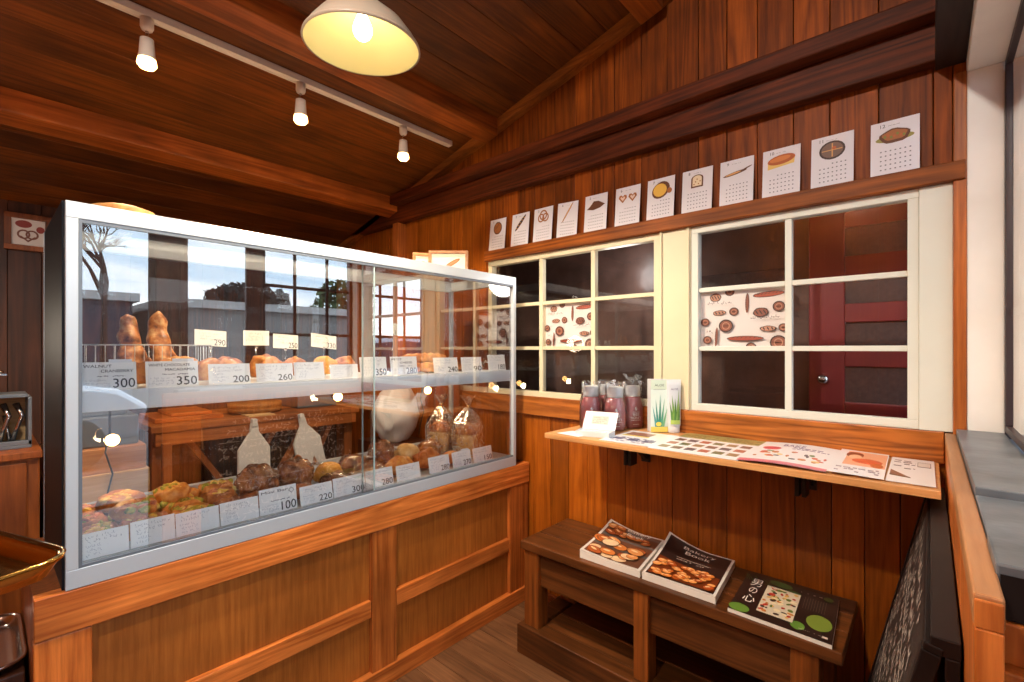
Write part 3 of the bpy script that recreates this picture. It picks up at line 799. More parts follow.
# second layer
for i, (x, y, z, tp, lb) in enumerate(((-2.06, .46, .052, ['t_yellow', 't_green'], 'with cheese and green topping lying on top of the heap'), (-2.09, .32, .052, ['t_yellow'], 'with only pale cheese lying on top of the heap'), (-1.94, .33, .052, ['t_pink', 't_green'], 'with ham and green topping on the front of the heap'))):
    bread('flat', x, y, FZ+z, .13, .11, .055, i*1.1, 'c_gold', 'topped flatbread '+lb, 'topped flatbreads heaped in the case', top=tp, seed=30+i, name='topped_flatbread', roll=.15)
for i, (x, y, r) in enumerate(((-1.875, .66, 1.50), (-1.93, .66, 1.57))):
    bread('stick', x, y, FZ+.004*i, .22, .043, .05, r, 'c_dark', ('dark seeded bread stick nearer the glass' if i == 0 else 'dark seeded bread stick behind its twin'), 'dark seeded sticks', seed=i, name='seeded_stick')
bagged = [
 ('knob', -2.03, .738, .135, .135, .115, .3, 'c_brown', 'large knobbly brown loaf in a clear bag, first right of the flatbreads', True),
 ('knob', -2.04, .895, .128, .125, .115, 1.2, 'c_brown', 'knobbly brown loaf in a clear bag left of the yellow bun', True),
 ('bun', -2.02, 1.035, .13, .12, .085, .2, 'c_yellow', 'plain orange-yellow bun behind the card priced 220', False),
 ('bun', -1.88, .85, .11, .10, .055, .2, 'c_dark', 'small dark roll right behind the Mini Bar card', False),
 ('knob', -1.88, 1.00, .13, .12, .065, 1.4, 'c_dark', 'dark chocolate bread in a clear bag behind the card priced 300', True),
 ('batard', -2.05, 1.175, .13, .12, .085, 1.3, 'c_brown', 'slashed bagged roll in the back row, right of the yellow bun', True),
 ('bun', -1.89, 1.16, .13, .12, .08, .5, 'c_brown', 'round brown roll in a clear bag by the pane overlap', True),
 ('knob', -2.06, 1.33, .12, .11, .125, .5, 'c_dark', 'tall bagged bread with a gathered neck near the rear glass', True),
 ('batard', -1.89, 1.32, .15, .12, .08, 1.57, 'c_gold', 'golden slashed roll behind the unpriced bottom card', False),
 ('bun', -2.05, 1.48, .13, .13, .10, .2, 'c_pale', 'pale round bun in the back row, left of the bagged square loaves', False),
 ('knob', -1.89, 1.49, .13, .13, .085, .8, 'c_brown', 'crusty brown roll behind the second card priced 280', False),
 ('bun', -1.87, 1.635, .12, .11, .06, .3, 'c_gold', 'small golden roll behind the card priced 270', False),
 ('knob', -2.05, 1.63, .12, .12, .09, .3, 'c_gold', 'craggy golden roll left of the rear square loaf', True)]
for i, (k, x, y, L, W, H, r, mt, lb, bg) in enumerate(bagged):
    bread(k, x, y, FZ+.0005, L, W, H, r, mt, lb, 'breads and rolls on the bottom deck', bag=bg, seed=50+i, name='bread_roll')
for i, (x, y, lb, r) in enumerate(((-2.14, 1.79, 'bagged square white loaf farther from the glass', .35), (-1.955, 1.83, 'bagged square white loaf nearer the glass, right end of the case', .2))):
    bread('square', x, y, FZ, .135, .125, .165, r, 'c_pale', lb, 'bagged square loaves', bag=True, seed=i+3, name='square_loaf')
# upper shelf
UZ = 1.319
ups = [('bun', .22, .09, .075, 'c_brown', 'round brown roll at the left end of the upper shelf'), ('knob', .35, .09, .08, 'c_gold', 'knobbly golden roll behind the first two cards'),
 ('bun', .535, .09, .085, 'c_gold', 'smooth golden roll right of the wire basket'),
 ('batard', .62, .13, .085, 'c_brown', 'slashed brown roll behind the card priced 200'), ('knob', .75, .13, .09, 'c_gold', 'craggy golden roll behind the card priced 260'),
 ('batard', .88, .12, .08, 'c_gold', 'slashed golden roll behind the unpriced card'), ('bun', 1.0, .11, .088, 'c_yellow', 'smooth yellow roll under the raised card priced 330'), ('knob', 1.11, .11, .08, 'c_brown', 'craggy brown roll by the pane overlap'),
 ('batard', 1.24, .12, .075, 'c_brown', 'slashed roll right of the pane overlap')]
for i, (k, y, L, H, mt, lb) in enumerate(ups):
    bread(k, -1.98-.03*(i % 2) if i > 2 else -1.90, y, UZ, L, L*.9, H, i*.7, mt, lb, 'rolls on the upper shelf', seed=80+i, name='bread_roll')
bread('crescent', -1.90, .445, UZ+.055, .11, .06, .04, 1.2, 'c_gold', 'golden crescent roll peeping over the white chocolate macadamia card', '', seed=3, name='crescent_roll')
for i in range(4):
    bread('stick', [-1.90, -1.962, -1.93, -1.99][i], [1.49, 1.52, 1.50, 1.55][i], UZ+[0, 0, .044, .046][i], .34-.02*i, .050, .058, 1.5+.03*i, ['c_gold', 'c_brown'][i % 2], ['long golden stick loaf under the pile, nearer the glass', 'long brown stick loaf at the back of the pile', 'top golden stick loaf of the pile', 'top brown stick loaf of the pile, to the right'][i], 'stick loaves right of the pane overlap', seed=i, name='stick_loaf')
for i, (y, lb) in enumerate(((1.72, 'bagged roll behind the card priced 90'), (1.87, 'bagged roll behind the rightmost upper card'))):
    bread('bun', -1.96, y, UZ, .12, .11, .05, .4, 'c_gold', lb, 'rolls on the upper shelf', seed=100+i, name='bread_roll', bag=True)
# tall loaves and the wire basket
bk = thing('wire_basket', 'white wire basket with two tall loaves on the upper shelf', 'basket', (-2.08, .37, UZ))
m_ = MB(); bx0, bx1, by0, by1 = -2.18, -1.985, .19, .565
for z in (.006, .07, .135):
    for a, c in (((bx0, by0), (bx1, by0)), ((bx1, by0), (bx1, by1)), ((bx1, by1), (bx0, by1)), ((bx0, by1), (bx0, by0))):
        m_.tube([(*a, UZ+z), (*c, UZ+z)], .0022 if z > .1 else .0013, 6)
k = by0
while k < by1+.001:
    m_.tube([(bx1, k, UZ+.135), (bx1, k, UZ+.006), (bx0, k, UZ+.006), (bx0, k, UZ+.135)], .0011, 5); k += (by1-by0)/15
k = bx0+.03
while k < bx1:
    m_.tube([(k, by0, UZ+.135), (k, by0, UZ+.006)], .0011, 5); m_.tube([(k, by1, UZ+.135), (k, by1, UZ+.006)], .0011, 5); k += .033
m_.build('wire_frame', M['white'], bk)
for i, (y, h, lb) in enumerate(((.335, .235, 'tall rough loaf standing left in the wire basket'), (.435, .25, 'slightly taller rough loaf standing right in the wire basket'))):
    t = thing('tall_loaf', lb, 'bread', (-2.085, y, UZ+.008), 'tall loaves in the wire basket')
    m_ = MB(); P = []; R = []
    for k in range(22):
        q = k/21; P.append((.012*math.sin(q*5+i), .012*math.sin(q*3+i*2), h*q)); R.append(max(.004, .044*(1-.35*q)*(1-q**9)**.5*(1+.14*math.sin(q*21+i*2))))
    R[0] = .03
    m_.tube(P, R, 16)
    for v in m_.bm.verts:
        v.co.x *= .8+.35*noise.noise(V((v.co.z*22, i*3, 1))); a_ = math.atan2(v.co.y, v.co.x); k_ = 1+.16*math.sin(a_*3+v.co.z*40); v.co.x *= k_; v.co.y *= k_*.9
        v.co.z = max(0, v.co.z)
    m_.build('crust', M['c_rustic'], t, world=False)

# lamps clipped inside the case
for i, (y, z, lb) in enumerate(((.31, 1.115, 'glowing clip lamp bulb at the left end of the case under the shelf'), (1.165, 1.205, 'glowing clip lamp bulb in the middle of the case under the shelf'), (1.72, 1.20, 'glowing clip lamp bulb with a hanging black flex, above the square loaves'))):
    x = -2.2; t = thing('clip_lamp', lb, 'lamp', (x, y, z), 'small bulbs inside the bread case')
    m_ = MB(); m_.blob((x+.02, y, z), (.019, .021, .021), sub=3); m_.build('bulb', M['bulb_small'], t)
    m_ = MB(); m_.lathe([(.021, 0), (.017, .03), (.010, .045)], c=(x+.012, y, z+.0), mx=Matrix.Rotation(-math.pi/2, 4, 'Y'), seg=16); m_.tube([(x-.025, y, z), (x-.03, y, z+.03), (x-.03, y, 1.304)], .004, 6)
    m_.build('socket', M['black_iron'], t)
    if i != 1:
        m_ = MB(); m_.tube([(x-.03, y, z+.03), (x-.035, y-.012, z-.05), (x-.03, y+.008, z-.13), (x-.045, y-.004, z-.20), (x-.05, y-.01, z-.26)], .0028, 6); m_.build('flex', M['black_iron'], t)
    l = bpy.data.lights.new('clip_lamp_light', 'POINT'); l.energy = 1.6; l.color = (1, .72, .42); l.shadow_soft_size = .02
    lo = bpy.data.objects.new('clip_lamp_light', l); COL.objects.link(lo); lo.location = (x+.06, y, z-.02)

# frames and lid on top of the case
def stand_frame(px0, px1, d0, d1, h, label, art, col):
    p = at(px0, 270, d=d0); q = at(px1, 270, d=d1); z = Z1
    p = V((p.x, p.y, z)); q = V((q.x, q.y, z)); u = (q-p); w = u.length; u.normalize()
    t = thing('picture_frame', label, 'picture frame', (p+q)/2)
    lean = V((0, 0, 1))-.12*V((u.y, -u.x, 0))
    lean.normalize(); n = u.cross(lean)
    mx = Matrix.Translation(p) @ Matrix((u, lean, n)).transposed().to_4x4()
    m = MB(); F = .018
    m.box(0, w, 0, F, -.008, .006, mx=mx); m.box(0, w, h-F, h, -.008, .006, mx=mx); m.box(0, F, F, h-F, -.008, .006, mx=mx); m.box(w-F, w, F, h-F, -.008, .006, mx=mx)
    m.box(F, w-F, F, h-F, -.008, -.003, mx=mx); m.build('frame', col, t, bevel=.0015)
    A = Art(w-2*F, h-2*F, (232, 220, 196)); art(A)
    A.build('picture', M['print'], mx @ V((F, F, -.002)), u, lean, parent=t)
def a1(A):
    A.ell(A.w*.62, A.h*.62, A.w*.26, A.h*.085, (110, 60, 30), .55, 20); A.ell(A.w*.62, A.h*.62, A.w*.22, A.h*.055, (176, 116, 70), .55, 20)
    A.rect(A.w*.2, A.h*.2, A.w*.5, .003, (150, 140, 130))
def a2(A): A.ell(A.w*.5, A.h*.6, A.w*.3, A.h*.2, (120, 90, 60))
stand_frame(428, 468, 2.80, 2.80, .188, 'light wood frame with a baguette drawing on top of the case', a1, M['strip'])
stand_frame(413, 433, 2.84, 2.88, .186, 'light wood frame mostly hidden behind the baguette picture', a2, M['strip'])
t = MB(); t.lathe([(.075, 0), (.09, .008), (.094, .036), (.085, .06), (.05, .072)], c=(-2.02, .315, Z1+.001), seg=32)
tag(t.build('basket_lid', M['wicker']), 'round wicker tray lying on the left end of the case top', 'tray')

# ================================================================== CALENDAR SHEETS
def cal_art(m, w, h):
    A = Art(w, h, (222, 217, 224))
    bk, br, lt, gold = (96, 52, 24), (160, 96, 48), (214, 158, 96), (226, 176, 70)
    A.text(str(m), w*.2, h*.885, h*.065, (60, 56, 64)); A.scribble(w*.36, h*.90, w*.26, h*.022, 1, (140, 132, 140), seed=m)
    cx, cy = w*.5, h*.70; n0 = len(A.P)
    if m == 1: A.ell(cx, cy, w*.26, h*.15, bk); A.ell(cx, cy, w*.22, h*.125, br); [A.rect(cx-w*.15, cy+h*.03*k, w*.3, h*.008, bk, k == -1, .5) for k in (-1, 0, 1)]
    elif m == 2: A.ell(cx, cy, w*.42, h*.045, (58, 34, 28), .8); [A.ell(cx+w*.1*k, cy+w*.1*k, w*.05, h*.012, lt, 0, 8, lift=(k == -2)) for k in (-2, -1, 0, 1, 2)]
    elif m == 3: A.ring(cx-w*.12, cy, w*.17, w*.05, br); A.ring(cx+w*.12, cy, w*.17, w*.05, br); A.ring(cx, cy+w*.1, w*.2, w*.05, br)
    elif m == 4: A.ell(cx, cy, w*.44, h*.022, bk, .95); A.ell(cx, cy, w*.42, h*.013, lt, .95)
    elif m == 5: A.poly([(cx-w*.4, cy-h*.06), (cx-w*.25, cy), (cx-w*.1, cy+h*.09), (cx+w*.12, cy+h*.08), (cx+w*.4, cy), (cx+w*.2, cy-h*.06), (cx-w*.1, cy-h*.09)], bk); A.ell(cx, cy, w*.22, h*.05, lt, .1)
    elif m == 6:
        for k in (-1, 1):
            x = cx+k*w*.2; A.poly([(x, cy-h*.1), (x-w*.17, cy+h*.02), (x-w*.14, cy+h*.08), (x-w*.06, cy+h*.09), (x, cy+h*.05), (x+w*.06, cy+h*.09), (x+w*.14, cy+h*.08), (x+w*.17, cy+h*.02)], br)
            A.poly([(x, cy-h*.055), (x-w*.1, cy+h*.02), (x-w*.06, cy+h*.055), (x, cy+h*.02), (x+w*.06, cy+h*.055), (x+w*.1, cy+h*.02)], (222, 196, 180))
    elif m == 7: A.ell(cx, cy, w*.33, h*.15, bk, .2); A.ell(cx-w*.03, cy, w*.25, h*.12, gold); A.ell(cx+w*.32, cy-h*.04, w*.09, h*.05, br)
    elif m == 8:
        A.ell(cx, cy+h*.07, w*.2, h*.08, bk); A.rect(cx-w*.2, cy-h*.12, w*.4, h*.19, bk); A.rect(cx-w*.15, cy-h*.09, w*.3, h*.16, (230, 208, 176)); A.ell(cx, cy+h*.07, w*.15, h*.06, (230, 208, 176))
        for k in range(5): A.ell(cx-w*.1+w*.05*k, cy-h*.05+(k % 3)*h*.05, w*.022, h*.014, br, 0, 8, lift=(k == 0))
    elif m == 9: A.ell(cx-w*.05, cy-h*.01, w*.36, h*.03, bk, .15); A.ell(cx-w*.1, cy-h*.012, w*.24, h*.017, lt, .15); A.ell(cx+w*.3, cy+h*.05, w*.16, h*.012, bk, .3)
    elif m == 10: A.poly([(cx-w*.36, cy-h*.09), (cx+w*.34, cy-h*.05), (cx+w*.36, cy+h*.06), (cx-w*.36, cy+h*.02)], (226, 188, 104)); A.ell(cx, cy+h*.04, w*.37, h*.075, (176, 88, 34), .06); A.ell(cx-w*.03, cy+h*.05, w*.28, h*.04, (206, 122, 56), .06)
    elif m == 11: A.ell(cx, cy, w*.31, h*.165, (64, 44, 40)); A.ell(cx, cy, w*.26, h*.135, (120, 92, 80)); A.rect(cx-w*.24, cy-h*.008, w*.48, h*.016, lt); A.rect(cx-w*.01, cy-h*.12, w*.03, h*.24, lt, False); A.ell(cx+w*.05, cy+h*.03, w*.05, h*.03, (190, 96, 50))
    elif m == 12:
        A.ell(cx, cy-h*.03, w*.4, h*.05, (150, 140, 70)); A.ell(cx, cy, w*.32, h*.10, bk, wob=.06); A.ell(cx, cy+h*.01, w*.26, h*.07, br, wob=.08)
        for k in range(7): A.ell(cx-w*.2+w*.065*k, cy+h*.02*math.sin(k*2), w*.03, h*.02, (180, 92, 44) if k % 2 else (120, 124, 50), 0, 8, lift=(k == 0))
    ks = 1.35 if m in (1, 5, 7, 10, 12) else 1.12
    A.P[n0:] = [([(p[0], cy+(p[1]-cy)*ks) for p in q], c, l) for q, c, l in A.P[n0:]]
    A.lay += 1
    for r in range(5):
        for c in range(7):
            if r == 0 and c < m % 4: continue
            A.rect(w*(.2+.1*c), h*(.42-.085*r), w*.034, h*.02, (110, 106, 118), False)
    return A
xs_ = [-2.049, -1.866, -1.697, -1.531, -1.354, -1.174, -1.005, -.837, -.673, -.507, -.339, -.158]
drw = ['round brown loaf', 'dark baguette', 'pretzel knot', 'thin breadstick', 'pointed brown pastry', 'pair of hearts', 'golden round bun', 'slice of fruit loaf', 'long pointed bread', 'golden tin loaf', 'dark scored boule', 'heaped sandwich']
for i, x in enumerate(xs_):
    w, h = .132, .192
    tilt = random.uniform(-.008, .008) if i != 3 else -.05
    o = cal_art(i+1, w, h).build('calendar_sheet', M['print'], (x, YW-.03, 2.047), (1, 0, tilt), (0, .10, 1))
    so = o.modifiers.new('solid', 'SOLIDIFY'); so.thickness = .0008; so.offset = -1
    tag(o, 'white calendar sheet for month %d picturing a %s' % (i+1, drw[i]), 'calendar', 'row of monthly calendar sheets on the ledge')

# ================================================================== WALL SHELF
SZ = 1.065
sh = thing('wall_shelf', 'long pale pine shelf board under the windows on black brackets', 'shelf', (-.63, 1.9, SZ-.022))
b = MB(); b.box(-1.29, .022, 1.672, 2.094, SZ-.022, SZ); b.build('shelf_board', M['shelf'], sh, bevel=.002)
for x in (-1.02, -.345):
    b = MB(); b.box(x-.022, x+.022, 2.112, 2.119, .90, SZ-.022); b.box(x-.016, x+.016, 1.86, 2.112, SZ-.03, SZ-.0225); b.box(x-.018, x-.004, 1.93, 1.99, .915, SZ-.03); b.box(x+.004, x+.018, 1.93, 1.99, .915, SZ-.03); b.box(x-.03, x+.03, 1.92, 2.0, .985, SZ-.03)
    b.bar((x, 2.11, .92), (x, 1.95, SZ-.04), .02, .012); b.blob((x-.01, 1.928, .965), (.004, .004, .004), sub=1); b.blob((x+.012, 1.928, .965), (.004, .004, .004), sub=1)
    b.build('bracket', M['black_iron'], sh, bevel=.001)

# rosy pouches wrapped in clear film
def pouch(x, y, label, rot, front=True):
    t = thing('wrapped_bottle', label, 'bottle', (x, y, SZ+.0005), 'rose coloured bottles wrapped in clear film'); t.rotation_euler.z = rot
    m = MB(); m.lathe([(.040, .0), (.047, .01), (.048, .08), (.045, .12), (.034, .148), (.030, .152)], seg=28, sy=.72, power=2.6); m.build('body', M['pink_liquid'], t, world=False)
    m = MB(); m.lathe([(.034, .15), (.036, .156), (.036, .195), (.033, .20)], seg=28, sy=.8); m.build('cap', M['white'], t, world=False)
    A = Art(.07, .10, (156, 84, 90)); A.P.clear()
    wh = (255, 250, 250)
    A.poly([(.028, .09), (.036, .098), (.037, .085), (.042, .09), (.039, .078), (.033, .078)], wh)
    A.rect(.018, .07, .036, .0015, wh); A.text('BEE', .036, .054, .011, wh, align='c', w=.032); A.text('HONEY', .036, .038, .012, wh, align='c', w=.052)
    A.rect(.01, .032, .052, .0018, wh); A.rect(.02, .012, .03, .002, wh)
    def fn(px, py, pz):
        a = (px-.035)/.048
        return V((.0485*math.sin(a), -.0352*abs(math.cos(a))**.6-.0015-pz*.2, py+.008))
    bm = A.mesh(fn, .008); me = bpy.data.meshes.new('label_print'); ob = bpy.data.objects.new('label_print', me); COL.objects.link(ob); bm.to_mesh(me); bm.free(); me.materials.append(M['print']); ob.parent = t
    m = MB(); m.lathe([(.043, .001), (.053, .01), (.054, .09), (.052, .13), (.044, .16), (.043, .205), (.046, .222)], seg=40, sy=.8, capb=False, capt=False)
    for v in m.bm.verts:
        a = math.atan2(v.co.y, v.co.x); k = 1+.05*math.sin(a*11+x*50)*(.4+v.co.z*4)*.6; v.co.x *= k; v.co.y *= k
    m.build('clear_wrap', M['film'], t, world=False)
    return t
rt = math.radians(41)
pouch(-1.205, 1.92, 'wrapped rose bottle nearest the left end of the wall shelf, lettering facing out', rt)
pouch(-1.19, 2.045, 'wrapped rose bottle half hidden behind the leftmost one', rt+.3)
pouch(-1.09, 1.945, 'wrapped rose bottle behind the open white box, second in front', rt)
t = pouch(-1.06, 2.06, 'wrapped rose bottle at the right with a crinkled bow of film on top', rt+.2)
m = MB(); r_ = random.Random(4)
for k in range(9):
    a = k*.7; m.tube([(0, 0, .215), (.018*math.cos(a), .018*math.sin(a), .235), (.04*math.cos(a), .03*math.sin(a), .245+.01*math.sin(k*2)), (.02*math.cos(a+.4), .02*math.sin(a+.4), .225)], [.004, .007, .008, .003], 6)
m.build('film_bow', M['film_soft'], t, world=False)

# aloe carton and tube
def aloe(A, w, h, blades, tip):
    pass
t = thing('aloe_carton', 'tall pale green carton printed with aloe leaves on the wall shelf', 'carton', (-.925, 2.035, SZ+.0005)); t.rotation_euler.z = math.radians(44)
w, d, h = .078, .045, .238
m = MB(); m.box(-w/2, w/2, -d/2, d/2, 0, h); m.build('box', M['white'], t, world=False, bevel=.0015)
A = Art(w*.98, h*.98, (218, 232, 222)); A.rect(0, h*.80, w*.98, h*.18, (206, 220, 200)); A.text('ALOE', w*.5, h*.86, .010, (60, 90, 70), align='c', w=w*.55); A.rect(w*.15, h*.80, w*.7, .0012, (90, 110, 90))
for k, (bx, tx, ty, c) in enumerate(((.5, .10, .50, (92, 160, 160)), (.5, .28, .62, (70, 148, 134)), (.5, .55, .72, (58, 140, 120)), (.5, .80, .64, (86, 160, 128)), (.5, .97, .48, (120, 180, 130)))):
    A.poly([(w*(bx-.24+.08*k), h*.06), (w*(bx-.06+.08*k), h*.06), (w*tx, h*ty)], c)
A.rect(0, 0, w*.98, h*.10, (226, 206, 96)); A.ell(w*.45, h*.15, w*.16, h*.04, (240, 216, 90))
def onface(A, x0, y0, z0, par, u=(1, 0, 0)):
    u = V(u); bm = A.mesh(lambda a, c, e: V((x0, y0, z0))+u*a+V((0, 0, c))+u.cross(V((0, 0, 1)))*(e+.0008)); me = bpy.data.meshes.new('print'); ob = bpy.data.objects.new('printed_front', me); COL.objects.link(ob); bm.to_mesh(me); bm.free(); me.materials.append(M['print']); ob.parent = par
onface(A, -w*.49, -d/2, h*.01, t)
A = Art(d*.96, h*.96, (214, 230, 226)); A.poly([(d*.3, h*.1), (d*.7, h*.1), (d*.5, h*.6)], (96, 170, 170)); A.scribble(d*.15, h*.68, d*.6, h*.2, 6, (120, 140, 140), seed=5)
onface(A, w/2, -d*.48, h*.02, t, (0, 1, 0))
t = thing('aloe_tube', 'white squeeze tube with green aloe leaves standing on its cap', 'tube', (-.86, 2.062, SZ+.0005)); t.rotation_euler.z = math.radians(44)
m = MB(); m.lathe([(.024, 0), (.026, .003), (.026, .03), (.024, .033)], seg=24, sy=.8); m.build('cap', M['white'], t, world=False)
m = MB(); n = 24
prof = []
rings = []
for q in range(9):
    z = .033+(.205-.0)*q/8; e = q/8; rx = .029+.004*e; ry = .022*(1-e)+.0012
    rings.append([m.bm.verts.new((rx*math.cos(6.2832*k/n), ry*math.sin(6.2832*k/n), z)) for k in range(n)])
for a, c in zip(rings, rings[1:]):
    for k in range(n):
        f_ = m.bm.faces.new([a[k], a[(k+1) % n], c[(k+1) % n], c[k]]); f_.smooth = True
m.bm.faces.new(rings[-1]); m.build('body', M['white'], t, world=False)
A = Art(.05, .19, (226, 232, 220)); A.P.clear()
for k, (tx, ty, c) in enumerate(((.002, .105, (84, 128, 60)), (.014, .135, (110, 148, 60)), (.026, .12, (74, 120, 52)), (.044, .16, (120, 156, 70)), (.05, .11, (96, 136, 60)))):
    A.poly([(.006+.006*k, .01), (.022+.006*k, .01), (tx, ty)], c)
A.rect(.002, .004, .046, .018, (168, 190, 90)); A.text('ALOE', .025, .155, .008, (90, 80, 120), align='c', w=.03)
def fnt(px, py, pz):
    a = (px-.025)/.029; e = max(0, min(1, py/.205)); return V(((.03+.004*e)*math.sin(a), -(.022*(1-e)+.0012)*abs(math.cos(a))-.001-pz, py+.036))
bm = A.mesh(fnt, .01); me = bpy.data.meshes.new('leaf_print'); ob = bpy.data.objects.new('leaf_print', me); COL.objects.link(ob); bm.to_mesh(me); bm.free(); me.materials.append(M['print']); ob.parent = t

# open white box with raised lid
t = thing('open_card_box', 'small open white card box with raised printed lid in front of the bottles', 'box', (-1.085, 1.765, SZ+.0005)); t.rotation_euler.z = math.radians(12)
m = MB(); w, d, h = .15, .085, .022
m.box(-w/2, w/2, -d/2, d/2, 0, .003); m.box(-w/2, w/2, -d/2, -d/2+.003, .003, h); m.box(-w/2, w/2, d/2-.003, d/2, .003, h); m.box(-w/2, -w/2+.003, -d/2+.003, d/2-.003, .003, h); m.box(w/2-.003, w/2, -d/2+.003, d/2-.003, .003, h)
m.build('tray', M['white'], t, world=False)
A = Art(w*.94, d*.9, (226, 224, 226)); A.scribble(.012, .01, w*.8, d*.7, 5, (120, 118, 124), .5, seed=8)
bm = A.mesh(lambda a, c, e: V((-w*.47+a, -d*.45+c, h-.006+e))); me = bpy.data.meshes.new('cards'); ob = bpy.data.objects.new('cards', me); COL.objects.link(ob); bm.to_mesh(me); bm.free(); me.materials.append(M['print']); ob.parent = t
mx = Matrix.Translation((0, d/2, h)) @ Matrix.Rotation(math.radians(55), 4, 'X')
m = MB(); m.box(-w/2, w/2, 0, .085, -.003, 0, mx=mx); m.build('lid', M['white'], t, world=False)
A = Art(w*.9, .075, (206, 204, 204)); A.rect(w*.2, .018, w*.5, .04, (184, 182, 170)); A.scribble(w*.24, .02, w*.42, .036, 4, (140, 140, 130), seed=3)
bm = A.mesh(lambda a, c, e: mx @ V((-w*.45+a, .005+c, .0006+e))); me = bpy.data.meshes.new('lid_print'); ob = bpy.data.objects.new('lid_print', me); COL.objects.link(ob); bm.to_mesh(me); bm.free(); me.materials.append(M['print']); ob.parent = t

# leaflets on the shelf
def leaflet(corners, art, label, z, bend=None, name='leaflet', sub=.02, thick=.0015, mat='gloss'):
    """corners: front-left, front-right, back-left on the shelf plane (x, y)"""
    p, q, r = [V((c[0], c[1], z)) for c in corners]
    A = Art((q-p).length, (r-p).length, (232, 232, 236)); art(A)
    o = A.build(name, M[mat], p, q-p, r-p, sub=sub, bend=bend)
    so = o.modifiers.new('solid', 'SOLIDIFY'); so.thickness = thick; so.offset = -1
    return tag(o, label, 'leaflet', 'printed leaflets spread on the wall shelf')
def L0(A):
    A.rect(A.w*.1, A.h*.62, A.w*.5, A.h*.26, (150, 108, 92)); A.rect(A.w*.08, A.h*.55, A.w*.55, A.h*.06, (214, 196, 70)); A.scribble(A.w*.08, A.h*.1, A.w*.8, A.h*.36, 4, (120, 118, 150), seed=1)
    for k in range(3): A.rect(A.w*(.1+.3*k), A.h*.22, A.w*.2, A.h*.14, (88, 92, 120), k == 0)
def L1(A):
    A.rect(0, A.h*.72, A.w, A.h*.28, (150, 148, 92)); A.scribble(A.w*.05, A.h*.76, A.w*.9, A.h*.2, 3, (110, 104, 66), seed=2)
    cs = [(120, 84, 70), (74, 72, 84), (168, 90, 66), (96, 110, 70), (150, 120, 80)]
    for r in range(3):
        for c in range(6): A.rect(A.w*(.05+.155*c), A.h*(.52-.2*r), A.w*.11, A.h*.11, cs[(r*2+c) % 5], r+c == 0)
def L2(A):
    A.rect(0, 0, A.w, A.h*.09, (206, 104, 124)); A.text('BAKE', A.w*.30, A.h*.80, A.h*.1, (96, 84, 130), w=A.w*.28); A.ell(A.w*.2, A.h*.66, A.w*.12, A.h*.08, (206, 70, 90))
    A.scribble(A.w*.45, A.h*.68, A.w*.45, A.h*.12, 2, (120, 110, 140), seed=7)
    r = random.Random(9)
    for k in range(26): A.ell(r.uniform(.12, .92)*A.w, A.h*r.uniform(.22, .56), A.w*r.uniform(.015, .05), A.h*r.uniform(.015, .04), r.choice([(190, 120, 60), (90, 130, 70), (200, 90, 70), (60, 60, 76), (230, 196, 120)]), 0, 10, lift=(k == 0))
def L3(A):
    A.rect(A.w*.18, A.h*.34, A.w*.8, A.h*.60, (232, 168, 134)); A.ell(A.w*.34, A.h*.78, A.w*.18, A.h*.13, (124, 44, 30)); A.ell(A.w*.36, A.h*.70, A.w*.13, A.h*.09, (240, 186, 150))
    A.ell(A.w*.62, A.h*.55, A.w*.3, A.h*.10, (214, 92, 56), -.3); A.ell(A.w*.82, A.h*.42, A.w*.12, A.h*.08, (200, 96, 40)); A.scribble(A.w*.1, A.h*.08, A.w*.8, A.h*.18, 3, (150, 140, 150), seed=4)
def L4(A):
    A.scribble(A.w*.08, A.h*.52, A.w*.5, A.h*.4, 5, (84, 76, 84), seed=6); A.poly([(A.w*.05, A.h*.22), (A.w*.05, A.h*.42), (A.w*.5, A.h*.18)], (120, 80, 60)); A.rect(A.w*.62, A.h*.66, A.w*.3, A.h*.2, (120, 112, 112)); A.rect(A.w*.635, A.h*.68, A.w*.27, A.h*.16, (222, 218, 214))
leaflet(((-1.24, 1.70), (-1.12, 1.685), (-1.22, 1.79)), lambda A: None, 'small blank white slip at the left end of the wall shelf', SZ+.0022, name='paper_slip', mat='print')
leaflet(((-1.02, 1.69), (-.80, 1.69), (-1.02, 1.98)), L0, 'leaflet with purple print and yellow band in front of the aloe carton', SZ+.0025)
leaflet(((-.80, 1.675), (-.48, 1.68), (-.80, 2.085)), L1, 'leaflet with rows of small photos and an olive band', SZ+.0025)
leaflet(((-.485, 1.678), (-.235, 1.68), (-.487, 2.075)), L2, 'large white leaflet with a pink bottom edge and scattered food pictures', SZ+.006, bend=lambda a, c: .006*math.sin(a*math.pi))
leaflet(((-.232, 1.685), (-.098, 1.695), (-.24, 2.085)), L3, 'leaflet with a peach photo of a person in a red cap', SZ+.006, bend=lambda a, c: .005*(1-a))
leaflet(((-.095, 1.70), (.012, 1.70), (-.097, 2.082)), L4, 'cream leaflet with handwriting-like script at the right end of the wall shelf', SZ+.004)

